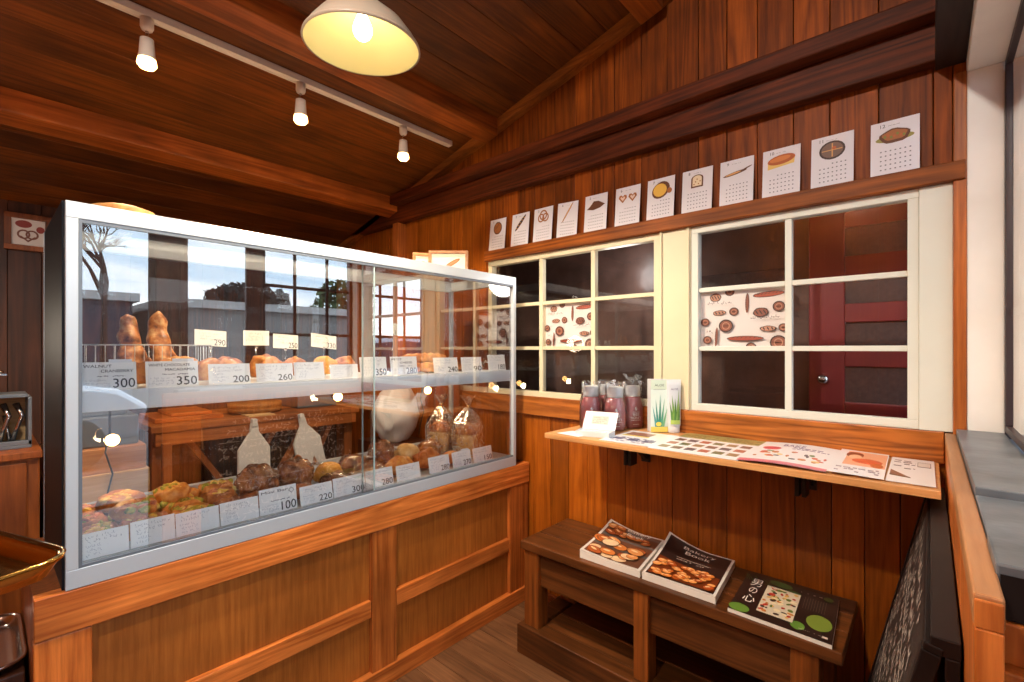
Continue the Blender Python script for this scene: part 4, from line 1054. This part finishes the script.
# ================================================================== BENCH
BZ = .53
bn = thing('bench', 'dark stained wooden bench against the back wall with magazines on it', 'bench', (-.84, 1.9, 0))
b = MB(); b.box(-1.46, -.195, 1.705, 1.845, BZ-.04, BZ); b.box(-1.46, -.195, 1.847, 1.98, BZ-.04, BZ); b.box(-1.46, -.195, 1.982, 2.098, BZ-.04, BZ)
b.build('seat', M['bench'], bn, bevel=.004)
for x, w in ((-1.445, .085), (-.88, .062), (-.335, .08)):
    b = MB(); b.box(x, x+w, 1.715, 1.79, .135, BZ-.04); b.build('leg', M['benchv'], bn, bevel=.004)
for x, w in ((-1.445, .085), (-.335, .08)):
    b = MB(); b.box(x, x+w, 2.01, 2.08, .135, BZ-.04); b.build('leg', M['benchv'], bn, bevel=.004)
b = MB(); b.box(-1.37, -.88, 1.735, 1.765, .33, .472); b.box(-.818, -.335, 1.735, 1.765, .33, .472); b.build('apron', M['bench'], bn, bevel=.003)
b = MB(); b.box(-1.37, -.29, 1.775, 1.90, .105, .13); b.box(-1.37, -.29, 1.903, 2.05, .105, .13); b.build('lower_shelf', M['bench'], bn, bevel=.003)
b = MB(); b.box(-1.47, -.25, 1.69, 1.772, .0, .135); b.box(-1.47, -1.38, 1.772, 2.08, 0, .135); b.box(-.335, -.25, 1.772, 2.08, 0, .135); b.build('foot_rail', M['bench'], bn, bevel=.004)

# magazines
def magazine(p, q, r, th, art, label, bend=None):
    p, q, r = [V((*c, BZ+.0008)) for c in (p, q, r)]
    t = thing('magazine', label, 'magazine', ((p+q)/2))
    u = (q-p); w = u.length; u = u.normalized(); v = (r-p); h = v.length; v.normalize(); n = u.cross(v)
    m = MB(); N = 14
    g = [[None]*(N+1) for _ in range(N+1)]; gb = [[None]*(N+1) for _ in range(N+1)]
    for i in range(N+1):
        for j in range(N+1):
            a, c = i/N, j/N; bd = bend(a, c) if bend else 0
            base = p+u*(w*a)+v*(h*c); g[i][j] = m.bm.verts.new(base+n*(th+bd)); gb[i][j] = m.bm.verts.new(base+n*(bd*.15))
    F = m.bm.faces.new
    for i in range(N):
        for j in range(N):
            F([g[i][j], g[i+1][j], g[i+1][j+1], g[i][j+1]]); F([gb[i][j], gb[i][j+1], gb[i+1][j+1], gb[i+1][j]])
    for i in range(N):
        F([gb[i][0], gb[i+1][0], g[i+1][0], g[i][0]]); F([g[i][N], g[i+1][N], gb[i+1][N], gb[i][N]])
        F([g[0][i], g[0][i+1], gb[0][i+1], gb[0][i]]); F([gb[N][i], gb[N][i+1], g[N][i+1], g[N][i]])
    m.build('pages', M['pages'], t)
    A = Art(w, h, (222, 214, 208)); art(A)
    A.build('cover', M['gloss'], p+n*(th+.0012), u, v, parent=t, sub=.016, bend=bend)
def breads(A, x0, y0, x1, y1, n, rx, seed, cols):
    r = random.Random(seed)
    for k in range(n):
        x, y = r.uniform(x0, x1)*A.w, r.uniform(y0, y1)*A.h; rot = r.uniform(-.6, .6); s_ = r.uniform(.8, 1.25)*rx*A.w
        A.ell(x, y, s_*1.08, s_*.86, (84, 34, 12), rot, 12, lift=(k % 6 == 0)); A.lay += 1
        A.ell(x, y, s_, s_*.76, r.choice(cols), rot, 12, lift=False); A.lay += 1
        A.ell(x-s_*.2, y+s_*.2, s_*.5, s_*.2, (246, 206, 158), rot, 8, lift=False)
        if A.lay > 28: A.lay = 12
WR = [(206, 120, 58), (186, 96, 42), (222, 146, 84), (170, 84, 40)]
def C1(A):
    m_ = .012; A.rect(m_, m_, A.w-2*m_, A.h-2*m_, (104, 66, 48))
    for k, y in enumerate((.12, .40, .66)):
        A.rect(m_, A.h*(y+.20), A.w-2*m_, A.h*.055, (92, 88, 88), k == 0)
    breads(A, .12, .09, .88, .24, 12, .105, 3, WR+[(226, 190, 150)]); breads(A, .12, .38, .88, .52, 11, .12, 4, WR+[(230, 196, 158)]); breads(A, .15, .66, .88, .80, 12, .08, 5, WR); breads(A, .1, .84, .3, .9, 3, .09, 6, WR)
    A.lay = 30; A.text('Bakery', A.w*.38, A.h*.86, A.h*.085, (246, 240, 232), w=A.w*.42); A.text('Book', A.w*.42, A.h*.765, A.h*.075, (246, 240, 232), w=A.w*.3)
def C2(A):
    m_ = .010; A.rect(m_, m_, A.w-2*m_, A.h-2*m_, (44, 30, 28))
    A.poly([(A.w*.05, A.h*.06), (A.w*.95, A.h*.06), (A.w*.95, A.h*.40), (A.w*.5, A.h*.46), (A.w*.05, A.h*.50)], (120, 52, 20)); breads(A, .09, .08, .91, .42, 58, .06, 8, [(206, 104, 40), (226, 130, 58), (180, 80, 30), (238, 156, 84)])
    A.lay = 30; A.text('Bakery', A.w*.30, A.h*.78, A.h*.085, (246, 240, 232), w=A.w*.48); A.text('Book', A.w*.36, A.h*.69, A.h*.075, (246, 240, 232), w=A.w*.36); A.rect(A.w*.28, A.h*.56, A.w*.5, A.h*.006, (220, 200, 190)); A.scribble(A.w*.3, A.h*.50, A.w*.42, A.h*.04, 1, (200, 180, 170), seed=3)
def C3(A):
    A.P.clear(); A.T.clear(); A.lay = 0; A.rect(0, 0, A.w, A.h, (42, 28, 24))
    gr, g2 = (96, 136, 54), (120, 140, 56)
    A.ell(A.w*.10, A.h*.09, A.w*.11, A.h*.09, gr); A.ell(A.w*.40, A.h*.92, A.w*.13, A.h*.07, (70, 104, 50), -.1); A.ell(A.w*.55, A.h*.80, A.w*.09, A.h*.06, (70, 104, 50)); A.ell(A.w*.86, A.h*.32, A.w*.12, A.h*.16, g2); A.ell(A.w*.68, A.h*.13, A.w*.07, A.h*.08, gr); A.ell(A.w*.9, A.h*.9, A.w*.05, A.h*.05, (80, 96, 40))
    r = random.Random(5)
    for k in range(9): A.rect(A.w*(.02+.035*k), A.h*.80, A.w*.012, A.h*.16, (66, 82, 44), k == 0, r.uniform(-.8, .8))
    A.rect(A.w*.27, A.h*.14, A.w*.36, A.h*.66, (214, 200, 178))
    for k in range(55): A.ell(A.w*r.uniform(.30, .60), A.h*r.uniform(.18, .76), A.w*r.uniform(.012, .04), A.h*r.uniform(.012, .035), r.choice([(206, 128, 54), (190, 60, 44), (110, 130, 60), (236, 216, 176), (84, 66, 60), (226, 176, 90)]), r.uniform(-1, 1), 9, lift=(k % 8 == 0))
    wh = (238, 232, 226)
    A.lay += 3; A.text('男', A.w*.155, A.h*.66, A.h*.19, wh, align='c', w=A.w*.12); A.text('の', A.w*.155, A.h*.47, A.h*.14, wh, align='c', w=A.w*.09); A.text('心', A.w*.155, A.h*.24, A.h*.18, wh, align='c', w=A.w*.13)
    for k in range(9): A.rect(A.w*(.68+.026*k), A.h*.50, A.w*.004, A.h*.28, (110, 92, 80), k == 0)
    A.scribble(A.w*.62, A.h*.86, A.w*.25, A.h*.03, 1, (196, 186, 176), seed=4); A.scribble(A.w*.7, A.h*.05, A.w*.2, A.h*.02, 1, (196, 186, 176), seed=5); A.rect(A.w*.91, A.h*.03, A.w*.05, A.h*.035, (210, 190, 180))
magazine((-1.14, 1.73), (-.862, 1.735), (-1.19, 2.085), .026, C1, 'thick magazine titled Bakery Book with shelves of loaves, left of its namesake',
         bend=lambda a, c: .035*max(0, 1-a*1.6)**1.5*c**2+.012*max(0, .5-a)*(1-c)*2)
magazine((-.852, 1.735), (-.572, 1.735), (-.888, 2.085), .026, C2, 'black Bakery Book magazine with glazed rolls in the middle of the bench',
         bend=lambda a, c: .05*max(0, 1-a*1.5)**1.6*c**2)
magazine((-.525, 1.718), (-.222, 1.708), (-.545, 2.045), .012, C3, 'black magazine with large white characters and green ovals at the right of the bench')

# ================================================================== CHALKBOARD
cb = thing('chalkboard', 'black A-frame chalkboard covered in white writing leaning by the slate sill', 'chalkboard', (-.1, 1.45, 0))
ya, yb = .94, 1.97; top = V((-.004, 0, 1.0)); bot = V((-.222, 0, .012)); dn = (bot-top).normalized(); Lb = (bot-top).length
def P3(y, t): q = top+dn*t; return V((q.x, y, q.z))
nrm = V((dn.z, 0, -dn.x)); nrm = -nrm if nrm.x > 0 else nrm
mx = Matrix.Translation(P3(ya, 0)) @ Matrix((V((0, 1, 0)), dn, nrm)).transposed().to_4x4()
W_ = yb-ya
m = MB(); m.box(.03, W_-.03, .012, Lb-.03, -.012, 0, mx=mx); m.build('writing_board', M['chalk'], cb)
m = MB(); m.box(0, W_, 0, .012, -.02, .003, mx=mx); m.box(0, .03, .012, Lb-.03, -.02, .004, mx=mx); m.box(W_-.03, W_, .012, Lb-.03, -.02, .004, mx=mx); m.box(0, W_, Lb-.03, Lb, -.02, .004, mx=mx)
m.build('frame', M['darkwood'], cb, bevel=.002)
m = MB(); m.box(.0, .034, ya+.002, yb-.002, .985, 1.012); m.box(.016, .033, ya+.002, yb-.002, .02, .985); m.build('rear_leaf', M['darkwood'], cb, bevel=.002)
m = MB(); m.prism([(-.03, .80), (.014, .80), (.014, .93), (.0, .93)], ya-.002, ya+.012); m.build('hinge_block', M['strip'], cb)
A = Art(W_-.07, Lb-.05, (44, 34, 32)); A.P.clear()
A.strokes(.01, .02, W_-.08, Lb-.08, 17, (172, 156, 148), seed=21, lw=.14)
A.rect(.02, Lb*.52, W_-.14, .004, (200, 184, 176)); A.rect(.02, Lb*.78, W_-.14, .004, (200, 184, 176))
A.build('chalk_writing', M['print'], P3(yb-.04, Lb-.04)+nrm*.001, (0, -1, 0), -dn, parent=cb)

# ================================================================== LIGHT FITTINGS
TX = -2.265; TZ = ceilz(TX)+.004
rl = thing('lighting_track', 'long white ceiling track carrying the three spotlights', 'lighting track', (TX, .6, TZ))
m = MB(); m.box(TX-.018, TX+.018, -.75, 1.945, TZ-.03, TZ-.006); m.box(TX-.02, TX-.012, -.75, 1.945, TZ-.034, TZ-.03); m.box(TX+.012, TX+.02, -.75, 1.945, TZ-.034, TZ-.03)
m.build('rail', M['lampwhite'], rl, bevel=.001)
m = MB(); m.box(TX-.019, TX+.019, 1.945, 1.965, TZ-.034, TZ-.004); m.box(TX-.012, TX+.012, -.75, 1.945, TZ-.006, TZ+.012); m.build('end_cap', M['lampwhite'], rl)
def spot(y, label, sc=1, dx=0):
    t = thing('track_spotlight', label, 'spotlight', (TX, y, TZ-.034), 'white spotlights hanging from the ceiling track')
    m = MB(); m.lathe([(.022, 0), (.022, -.035), (.018, -.045), (.008, -.05)], seg=18); m.build('adapter', M['lampwhite'], t, world=False)
    m = MB(); m.tube([(0, 0, -.048), (0, 0, -.075)], .006, 8); m.box(-.009, .009, -.003, .003, -.085, -.06); m.build('stem', M['steel'], t, world=False)
    m = MB(); m.lathe([(.008, -.075), (.022, -.08), (.024, -.105), (.026, -.14), (.029, -.15), (.029, -.158)], seg=22, capt=False); hd = m.build('lamp_head', M['lampwhite'], t, world=False)
    m = MB(); m.lathe([(.0275, -.152), (.030, -.165), (.032, -.178), (.024, -.190), (.006, -.194)], seg=22); m.build('bulb', M['bulb_small'], hd, world=False)
    l = bpy.data.lights.new('spotlight_beam', 'SPOT'); l.energy = 55; l.color = (1, .76, .5); l.spot_size = math.radians(110); l.spot_blend = .8; l.shadow_soft_size = .03
    lo = bpy.data.objects.new('spotlight_beam', l); COL.objects.link(lo); lo.location = (TX, y, TZ-.245)
    return t
for y, lb in ((.425, 'nearest white track spotlight, left end of the row'), (1.02, 'middle one of the three white track spotlights'), (1.61, 'farthest white track spotlight, near the back wall')): spot(y, lb)
# pendant
px_, py_ = -1.40, .835; pz = 2.435
pd = thing('pendant_lamp', 'enamel pendant lamp with cream-yellow inside and glowing bulb', 'pendant lamp', (px_, py_, pz))
pd.rotation_euler = (math.radians(2), math.radians(3), 0)
m = MB()
prof = [(.182, 0), (.183, .006), (.170, .03), (.135, .075), (.085, .115), (.05, .135), (.047, .19), (.04, .20)]
m.lathe(prof, seg=48, capb=False); shd = m.build('shade', M['shade_out'], pd, world=False)
m = MB(); m.lathe([(.181, .001), (.166, .03), (.131, .073), (.082, .111), (.04, .128)], seg=48, capb=False); m.build('shade_lining', M['shade_in'], shd, world=False)
m = MB(); m.lathe([(.1815, -.002), (.187, .001), (.185, .008), (.1815, .009)], seg=48, capb=False, capt=False); m.build('rim', M['shade_out'], shd, world=False)
m = MB(); m.blob((0, 0, .055), (.031, .031, .034), sub=3); m.lathe([(.028, .07), (.016, .10), (.014, .128)], seg=18, capb=False); m.build('bulb', M['bulb'], pd, world=False)
m = MB(); m.tube([(0, 0, .2), (.0, .0, .30), (.0, 0, ceilz(px_)-pz-.02)], .006, 8); m.lathe([(.05, ceilz(px_)-pz-.045), (.045, ceilz(px_)-pz-.012)], seg=20)
m.build('cord', M['black_iron'], pd, world=False)
def ptlight(name, loc, e, col=(1, .8, .55), r=.05):
    l = bpy.data.lights.new(name, 'POINT'); l.energy = e; l.color = col; l.shadow_soft_size = r
    lo = bpy.data.objects.new(name, l); COL.objects.link(lo); lo.location = loc; return lo
l = bpy.data.lights.new('pendant_light', 'SPOT'); l.energy = 150; l.color = (1, .85, .64); l.spot_size = math.radians(165); l.spot_blend = .5; l.shadow_soft_size = .05
lo = bpy.data.objects.new('pendant_light', l); COL.objects.link(lo); lo.location = (px_, py_, pz+.0)

# ================================================================== BEHIND THE CASE
# framed pretzel picture on the left wall
t = thing('framed_picture', 'brown framed picture of a heart-shaped pretzel on the dark left wall', 'picture', (XL+.02, .19, 2.03))
m = MB(); y0, y1, z0, z1 = .085, .285, 2.02, 2.235; F = .03
m.box(XL, XL+.025, y0, y1, z0, z0+F); m.box(XL, XL+.025, y0, y1, z1-F, z1); m.box(XL, XL+.025, y0, y0+F, z0+F, z1-F); m.box(XL, XL+.025, y1-F, y1, z0+F, z1-F); m.build('frame', M['cabinet'], t, bevel=.002)
A = Art(.14, .155, (214, 206, 202)); A.ell(.05, .125, .035, .022, (140, 50, 44)); A.ring(.05, .065, .028, .009, (120, 74, 60)); A.ring(.085, .065, .028, .009, (120, 74, 60)); A.poly([(.03, .055), (.068, .02), (.105, .055), (.095, .055), (.068, .032), (.04, .055)], (120, 74, 60)); A.ell(.12, .10, .018, .02, (140, 50, 44))
A.build('picture', M['print'], (XL+.012, y0+F, z0+F), (0, 1, 0), (0, 0, 1), parent=t)
# work table with braces
tb = thing('work_table', 'pine work table with crossed braces behind the bread case', 'table', (-3.2, 1.15, 0))
m = MB()
for k in range(4): m.box(-3.0-.15*(k+1)+.002, -3.0-.15*k, .58, 1.76, 1.0, 1.035)
m.build('tabletop', M['tablew'], tb, bevel=.003)
m = MB(); m.box(-3.04, -3.005, .60, 1.74, .93, .999); m.build('apron', M['tablew'], tb, bevel=.002)
for a, c in (((.74, .96), (1.12, .36)), ((1.22, .96), (.84, .36)), ((1.42, .96), (1.06, .36)), ((1.30, .36), (1.60, .96))):
    m = MB(); m.bar((-3.06 if a[1] > .5 else -3.09, a[0], a[1]-.0), (-3.06 if a[1] > .5 else -3.09, c[0], c[1]), .03, .055, up=V((1, 0, 0))); m.build('brace', M['tablez'], tb)
for y in (.62, 1.70):
    for x in (-3.07, -3.57):
        m = MB(); m.box(x-.03, x+.03, y-.03, y+.03, 0, .999); m.build('leg', M['tablez'], tb, bevel=.003)
m = MB(); m.box(-3.57, -3.03, .65, 1.67, .33, .36); m.build('lower_shelf', M['tablew'], tb)
# on the table
m = MB(); m.box(-3.5, -3.12, .62, .95, 1.0355, 1.06); m.box(-3.46, -3.15, .70, .90, 1.0605, 1.08); tag(m.build('cutting_board', M['counter'], bevel=.004), 'orange wooden board lying on the left of the work table', 'board')
m = MB(); m.lathe([(.12, 0), (.15, .006), (.155, .03), (.15, .034), (.155, .04), (.155, .064), (.14, .07), (.02, .072)], c=(-3.25, 1.17, 1.0355), seg=32); tag(m.build('round_tray', M['wicker']), 'low round wicker basket on the work table', 'basket')
m = MB(); m.box(-3.14, -3.01, 1.05, 1.20, 1.0355, 1.042, mx=None); tag(m.build('white_paper', M['card']), 'pale paper on the front edge of the work table', 'paper')
m = MB(); m.box(-3.55, -3.2, 1.42, 1.7, 1.0355, 1.16); tag(m.build('metal_tray', M['alu_dark'], bevel=.006), 'grey metal tray stack on the right of the work table', 'tray')
# paper bags hung on the apron
for i, (y, lb, rx) in enumerate(((1.065, 'white bag hanging straight on the work table edge', .0), (1.345, 'white bag hanging askew on the work table edge', .22))):
    t = thing('hanging_bag', lb, 'bag', (-2.975, y, 1.005), 'white bags hanging from the work table'); t.rotation_euler.x = rx
    m = MB()
    m.prism([(-.02, 0), (.02, 0), (.024, -.05), (.088, -.15), (.09, -.38), (-.09, -.38), (-.088, -.15), (-.024, -.05)], -.012, .012, axis='x'); m.build('bag_body', M['bagwhite'], t, world=False, bevel=.006)
    m = MB(); m.box(-.018, .018, -.014, .014, -.02, .025); m.build('clip', M['white'], t, world=False, bevel=.003)
# plastic carrier on a low cupboard
m = MB(); m.box(-3.05, -2.62, 1.78, 2.10, 0, .80); 
lc = thing('low_cupboard', 'dark low cupboard in the corner behind the case', 'cupboard', (-2.83, 1.94, 0)); m.build('carcass', M['walld'], lc, bevel=.004)
m = MB(); m.box(-2.619, -2.605, 1.80, 2.08, .04, .76); m.build('door', M['walld'], lc, bevel=.003)
t = MB()
def f(u):
    k = 1+.14*noise.noise(u*2.6+V((5, 1, 2)))+.05*noise.noise(u*8)
    v = u*k; taper = 1-.38*max(0, u.z); v.x *= taper; v.y *= taper; return v
t.blob((-2.80, 1.93, 1.005), (.13, .17, .235), f, 4)
for v in t.bm.verts: v.co.z = max(v.co.z, .8015); v.co.y = min(v.co.y, 2.09)
tag(t.build('plastic_bag', M['bagwhite']), 'bulging grey-white plastic bag behind the bagged loaves', 'bag')
# crates at the left end
cn = thing('back_cabinet', 'orange wooden cabinet beyond the left end of the bread case', 'cabinet', (-3.0, -.2, 0))
m = MB(); m.box(-3.3, -2.72, -.9, .158, 0, 1.0); m.box(-3.32, -2.69, -.92, .165, 1.0, 1.03); m.build('carcass', M['cabinet'], cn, bevel=.004)
for y in (-.88, -.38):
    m = MB(); m.box(-2.718, -2.70, y, y+.5, .03, .985); d_ = m.build('door', M['cabinet'], cn, bevel=.003)
m = MB(); m.box(-3.2, -2.75, .175, .57, 0, .58); tag(m.build('storage_crate', M['tablez'], bevel=.004), 'brown wooden crate at the bottom behind the left end of the case', 'crate')
m = MB(); m.box(-3.15, -2.76, .175, .53, .5805, .88); tag(m.build('storage_box', M['crate'], bevel=.004), 'pale box seen through the left end of the case', 'box')
m = MB(); m.box(-3.15, -2.78, .18, .52, .8805, .99); tag(m.build('wooden_tray', M['strip'], bevel=.004), 'shallow wooden tray on the pale box', 'tray')
m = MB(); m.box(-3.1, -2.83, .20, .50, .9905, 1.13); m.box(-3.08, -2.85, .24, .46, 1.13, 1.16); tag(m.build('kitchen_scale', M['alu_dark'], bevel=.008), 'muted grey machine behind the left clip lamp', 'appliance')
m = MB(); m.box(-2.78, -2.73, .575, .61, 0, .985); tag(m.build('wooden_post', M['tablez'], bevel=.003), 'orange timber post beside the pale box', 'post')
# tongs holder with tongs, red cloth box
th = thing('tongs_box', 'grey framed box with pale wooden back holding steel tongs', 'box', (-2.95, .03, 1.031))
m = MB(); x0, x1, y0, y1 = -2.98, -2.80, -.26, .14
m.box(x0, x0+.01, y0, y1, 1.0315, 1.24); m.build('back_board', M['crate'], th)
m = MB(); m.box(x0, x1, y0, y1, 1.0305, 1.043); m.box(x1-.012, x1, y0, y1, 1.043, 1.062); m.box(x0, x1, y1-.012, y1, 1.043, 1.24); m.box(x0, x1, y0, y1-.012, 1.24, 1.255); m.build('frame', M['alu_dark'], th, bevel=.002)
for k in range(4):
    y = -.03+.038*k
    m = MB(); m.tube([(-2.90, y, 1.045), (-2.87, y+.012, 1.10), (-2.86, y+.03, 1.16), (-2.88, y+.012, 1.21)], [.012, .007, .009, .012], 8); m.tube([(-2.90, y, 1.045), (-2.92, y-.012, 1.10), (-2.92, y-.02, 1.16)], [.010, .006, .008], 8)
    tag(m.build('steel_tongs', M['steel']), 'shiny steel tongs in the grey framed box, %s' % ['farthest left', 'second from the left', 'second from the right', 'nearest the bread case'][k], 'tongs', 'steel tongs in the framed box')
m = MB(); m.box(-2.97, -2.83, -.25, .045, 1.2555, 1.33); tag(m.build('red_box', M['red_box'], bevel=.005), 'dark red box on top of the tongs box', 'box')
m = MB(); m.box(-2.96, -2.84, -.2, .07, 1.3305, 1.338)
for k in range(6): m.blob((-2.86, -.13+.036*k, 1.345), (.012, .012, .009), sub=2)
tag(m.build('tong_rack', M['steel']), 'row of rounded steel knobs on the red box', 'rack')
# brass tray close to the viewpoint on a stand, silver tray below behind the counter
st = thing('tray_stand', 'wooden stand holding a brass tray left of the viewpoint', 'stand', (-1.12, -.30, 0))
m = MB(); m.box(-1.30, -.90, -.5, -.08, 1.055, 1.075); m.build('stand_top', M['counter'], st, bevel=.003)
for x in (-1.28, -.95):
    for y in (-.48, -.13):
        m = MB(); m.box(x, x+.035, y, y+.035, 0, 1.055); m.build('leg', M['counterv'], st, bevel=.002)
def tray(name, mat, c, w, d, rot, label, h=.03, cr=.05):
    t = thing(name, label, 'tray', c); t.rotation_euler.z = rot
    def outline(k, z):
        pts = []
        for sx, sy_, a0 in ((1, 1, 0), (-1, 1, 90), (-1, -1, 180), (1, -1, 270)):
            for j in range(8):
                a = math.radians(a0+j*90/7); pts.append(V((sx*(w/2-cr)+math.cos(a)*(cr+k), sy_*(d/2-cr)+math.sin(a)*(cr+k), z)))
        return pts
    m = MB(); rs = [outline(k, z) for k, z in ((-.028, .002), (-.012, .006), (0, h*.7), (.006, h), (.012, h-.002), (.010, h-.008), (.003, h*.6), (-.010, .0), (-.03, -.001))]
    V_ = [[m.bm.verts.new(p) for p in r] for r in rs]
    for a, c2 in zip(V_, V_[1:]):
        for k in range(len(a)):
            fc = m.bm.faces.new([a[k], a[(k+1) % len(a)], c2[(k+1) % len(a)], c2[k]]); fc.smooth = True
    m.bm.faces.new(V_[0]); m.bm.faces.new(V_[-1])
    m.build('pan', mat, t, world=False)
tray('brass_tray', M['brass'], (-1.108, -.155, 1.078), .30, .42, math.radians(20), 'shiny brass serving tray whose rounded corner juts in at the left edge', h=.034, cr=.045)
m = MB(); m.box(-2.3, -1.86, -.75, .08, 0, .555); tag(m.build('side_cupboard', M['walld'], bevel=.004), 'dark cupboard below the left end of the case', 'cupboard')
tray('silver_tray', M['steel'], (-2.05, -.155, .557), .36, .46, 0, 'steel tray beside the left end of the counter', h=.03)

# ================================================================== OUTSIDE (seen in the window and mirrored in the case glass)
b = MB(); b.box(-60, 60, -60, 60, -.6, -.045); g = struct('ground', b, M['ground'])
def building(x, y0, y1, z, label, wm, roofm, name='building', win=True):
    t = thing(name, label, 'building', (x+2, (y0+y1)/2, -.045))
    m = MB(); m.box(x, x+4, y0, y1, -.045, z-.12); m.build('wall', wm, t)
    m = MB(); m.box(x-.15, x+4.1, y0-.1, y1+.1, z-.12, z+.05); m.build('roof', roofm, t)
building(8.0, 2.5, 14, 2.42, 'long low pale building mirrored in the case glass', M['bld'], M['bldroof'])
building(9.0, -.5, 2.1, 2.55, 'dark slate-blue building mirrored at the left of the case glass', M['slatewall'], M['bldroof'])
def tree(x, y, z, r, h, label, mat, n=9, seed=1, cat='tree', name='tree', leaf=.10):
    t = thing(name, label, cat, (x, y, -.045)); rr = random.Random(seed)
    m = MB(); m.tube([(x, y, -.045), (x+.05, y, z*.5), (x, y+.05, z)], [.12, .09, .05], 8); m.build('trunk', M['bark'], t)
    m = MB()
    for k in range(n*60):
        while True:
            p = V((rr.uniform(-1, 1), rr.uniform(-1, 1), rr.uniform(-1, 1)))
            if p.length < 1: break
        c = V((x+p.x*r, y+p.y*r, z+p.z*h)); a = V((rr.uniform(-1, 1), rr.uniform(-1, 1), rr.uniform(-1, 1))).normalized()*leaf; q = a.cross(V((rr.uniform(-1, 1), 1, rr.uniform(-1, 1)))).normalized()*leaf*.6
        vs = [m.bm.verts.new(c+a), m.bm.verts.new(c+q), m.bm.verts.new(c-a), m.bm.verts.new(c-q)]; m.bm.faces.new(vs)
    m.build('foliage', mat, t)
tree(14.2, 9.8, 3.0, 1.3, 1.35, 'bushy green tree mirrored beside the window bars', M['leaf'], 14, 3, leaf=.16)
tree(14.0, 6.1, 3.1, 1.3, .55, 'dark rounded hedge mirrored above the pale building', M['hedge'], 14, 4, cat='hedge', name='hedge', leaf=.16)
# bare tree
t = thing('bare_tree', 'leafless tree mirrored at the upper left of the case glass', 'tree', (6.5, 1.25, -.045)); m = MB(); rr = random.Random(6)
def branch(p, d, L, r, n):
    q = p+d*L; m.tube([p, p+d*L*.5+V((0, rr.uniform(-.03, .03), 0)), q], [r, r*.8, r*.6], 5, cap=False)
    if n:
        for _ in range(3):
            e = (d+V((rr.uniform(-.6, .6), rr.uniform(-.75, .75), rr.uniform(-.3, .5)))).normalized(); branch(q, e, (L*rr.uniform(.6, .82) if n < 6 else .55), r*.6, n-1)
branch(V((6.5, 1.25, -.045)), V((0, .03, 1)).normalized(), 2.3, .07, 6); m.build('branches', M['bark'], t)
# car
def car(x, y):
    t = thing('parked_car', 'silver-blue parked car mirrored behind the wire basket', 'car', (x, y, -.045)); z = -.045
    m = MB(); m.prism([(y-2.2, .35+z), (y+1.9, .35+z), (y+2.0, .75+z), (y+1.7, .98+z), (y+.95, 1.12+z), (y+.2, 1.66+z), (y-.6, 1.74+z), (y-1.9, 1.66+z), (y-2.2, 1.0+z)], x-.8, x+.8, axis='x'); m.build('body', M['carpaint'], t, bevel=.06)
    m = MB(); m.prism([(y-1.9, 1.1+z), (y+.7, 1.15+z), (y+.15, 1.58+z), (y-.6, 1.64+z), (y-1.8, 1.56+z)], x-.815, x+.815, axis='x'); m.build('windows', M['carglass'], t)
    for yy in (y-1.4, y+1.25):
        for xx in (x-.82, x+.62):
            m = MB(); m.lathe([(.15, 0), (.31, .0), (.33, .03), (.33, .17), (.31, .2), (.15, .2)], c=(xx, yy, .33+z), mx=Matrix.Rotation(math.pi/2, 4, 'Y'), seg=28); m.build('wheel', M['tyre'], t)
car(4.9, -.55)

# ================================================================== WORLD AND LIGHT
W = bpy.data.worlds.new('sky'); S.world = W; W.use_nodes = True; nt = W.node_tree; N = nt.nodes; L = nt.links
bg = N['Background']; tc = N.new('ShaderNodeTexCoord'); mp = N.new('ShaderNodeMapping'); mp.inputs['Scale'].default_value = (1.2, 1.2, 7)
n1 = N.new('ShaderNodeTexNoise'); n1.inputs['Scale'].default_value = 1.6; n1.inputs['Detail'].default_value = 6; n1.inputs['Distortion'].default_value = .4
L.new(tc.outputs['Generated'], mp.inputs['Vector']); L.new(mp.outputs[0], n1.inputs['Vector'])
cr = N.new('ShaderNodeValToRGB'); e = cr.color_ramp.elements; e[0].position = .38; e[0].color = srgb((152, 190, 220)); e[1].position = .62; e[1].color = srgb((240, 244, 248))
L.new(n1.outputs['Fac'], cr.inputs['Fac']); L.new(cr.outputs[0], bg.inputs['Color']); bg.inputs['Strength'].default_value = 5.0
# unseen fill lights added behind the viewpoint to brighten the room
ptlight('rear_fill_light', (-.55, -.7, 3.1), 160, (1, .93, .82), .05)
ptlight('rear_fill_light', (-3.2, -.5, 1.5), 9, (1, .86, .68), .1)
ptlight('porch_fill_light', (-1.3, 2.4, 1.9), 5.0, (1, .95, .9), .1)  # added weak fill, brightens what stands beyond the back windows
S.cycles.transparent_max_bounces = 40
S.view_settings.view_transform = 'Standard'; S.view_settings.exposure = 0
# ================================================================== CAMERA
cd = bpy.data.cameras.new('camera'); cam = bpy.data.objects.new('camera', cd); COL.objects.link(cam); S.camera = cam
cam.location = (0, 0, CAM_H); cam.rotation_euler = (math.pi/2, 0, math.atan2(SN, CS)); cd.sensor_width = 36; cd.lens = FPX/1024*36
cd.shift_y = 8/1024; cd.clip_start = .01
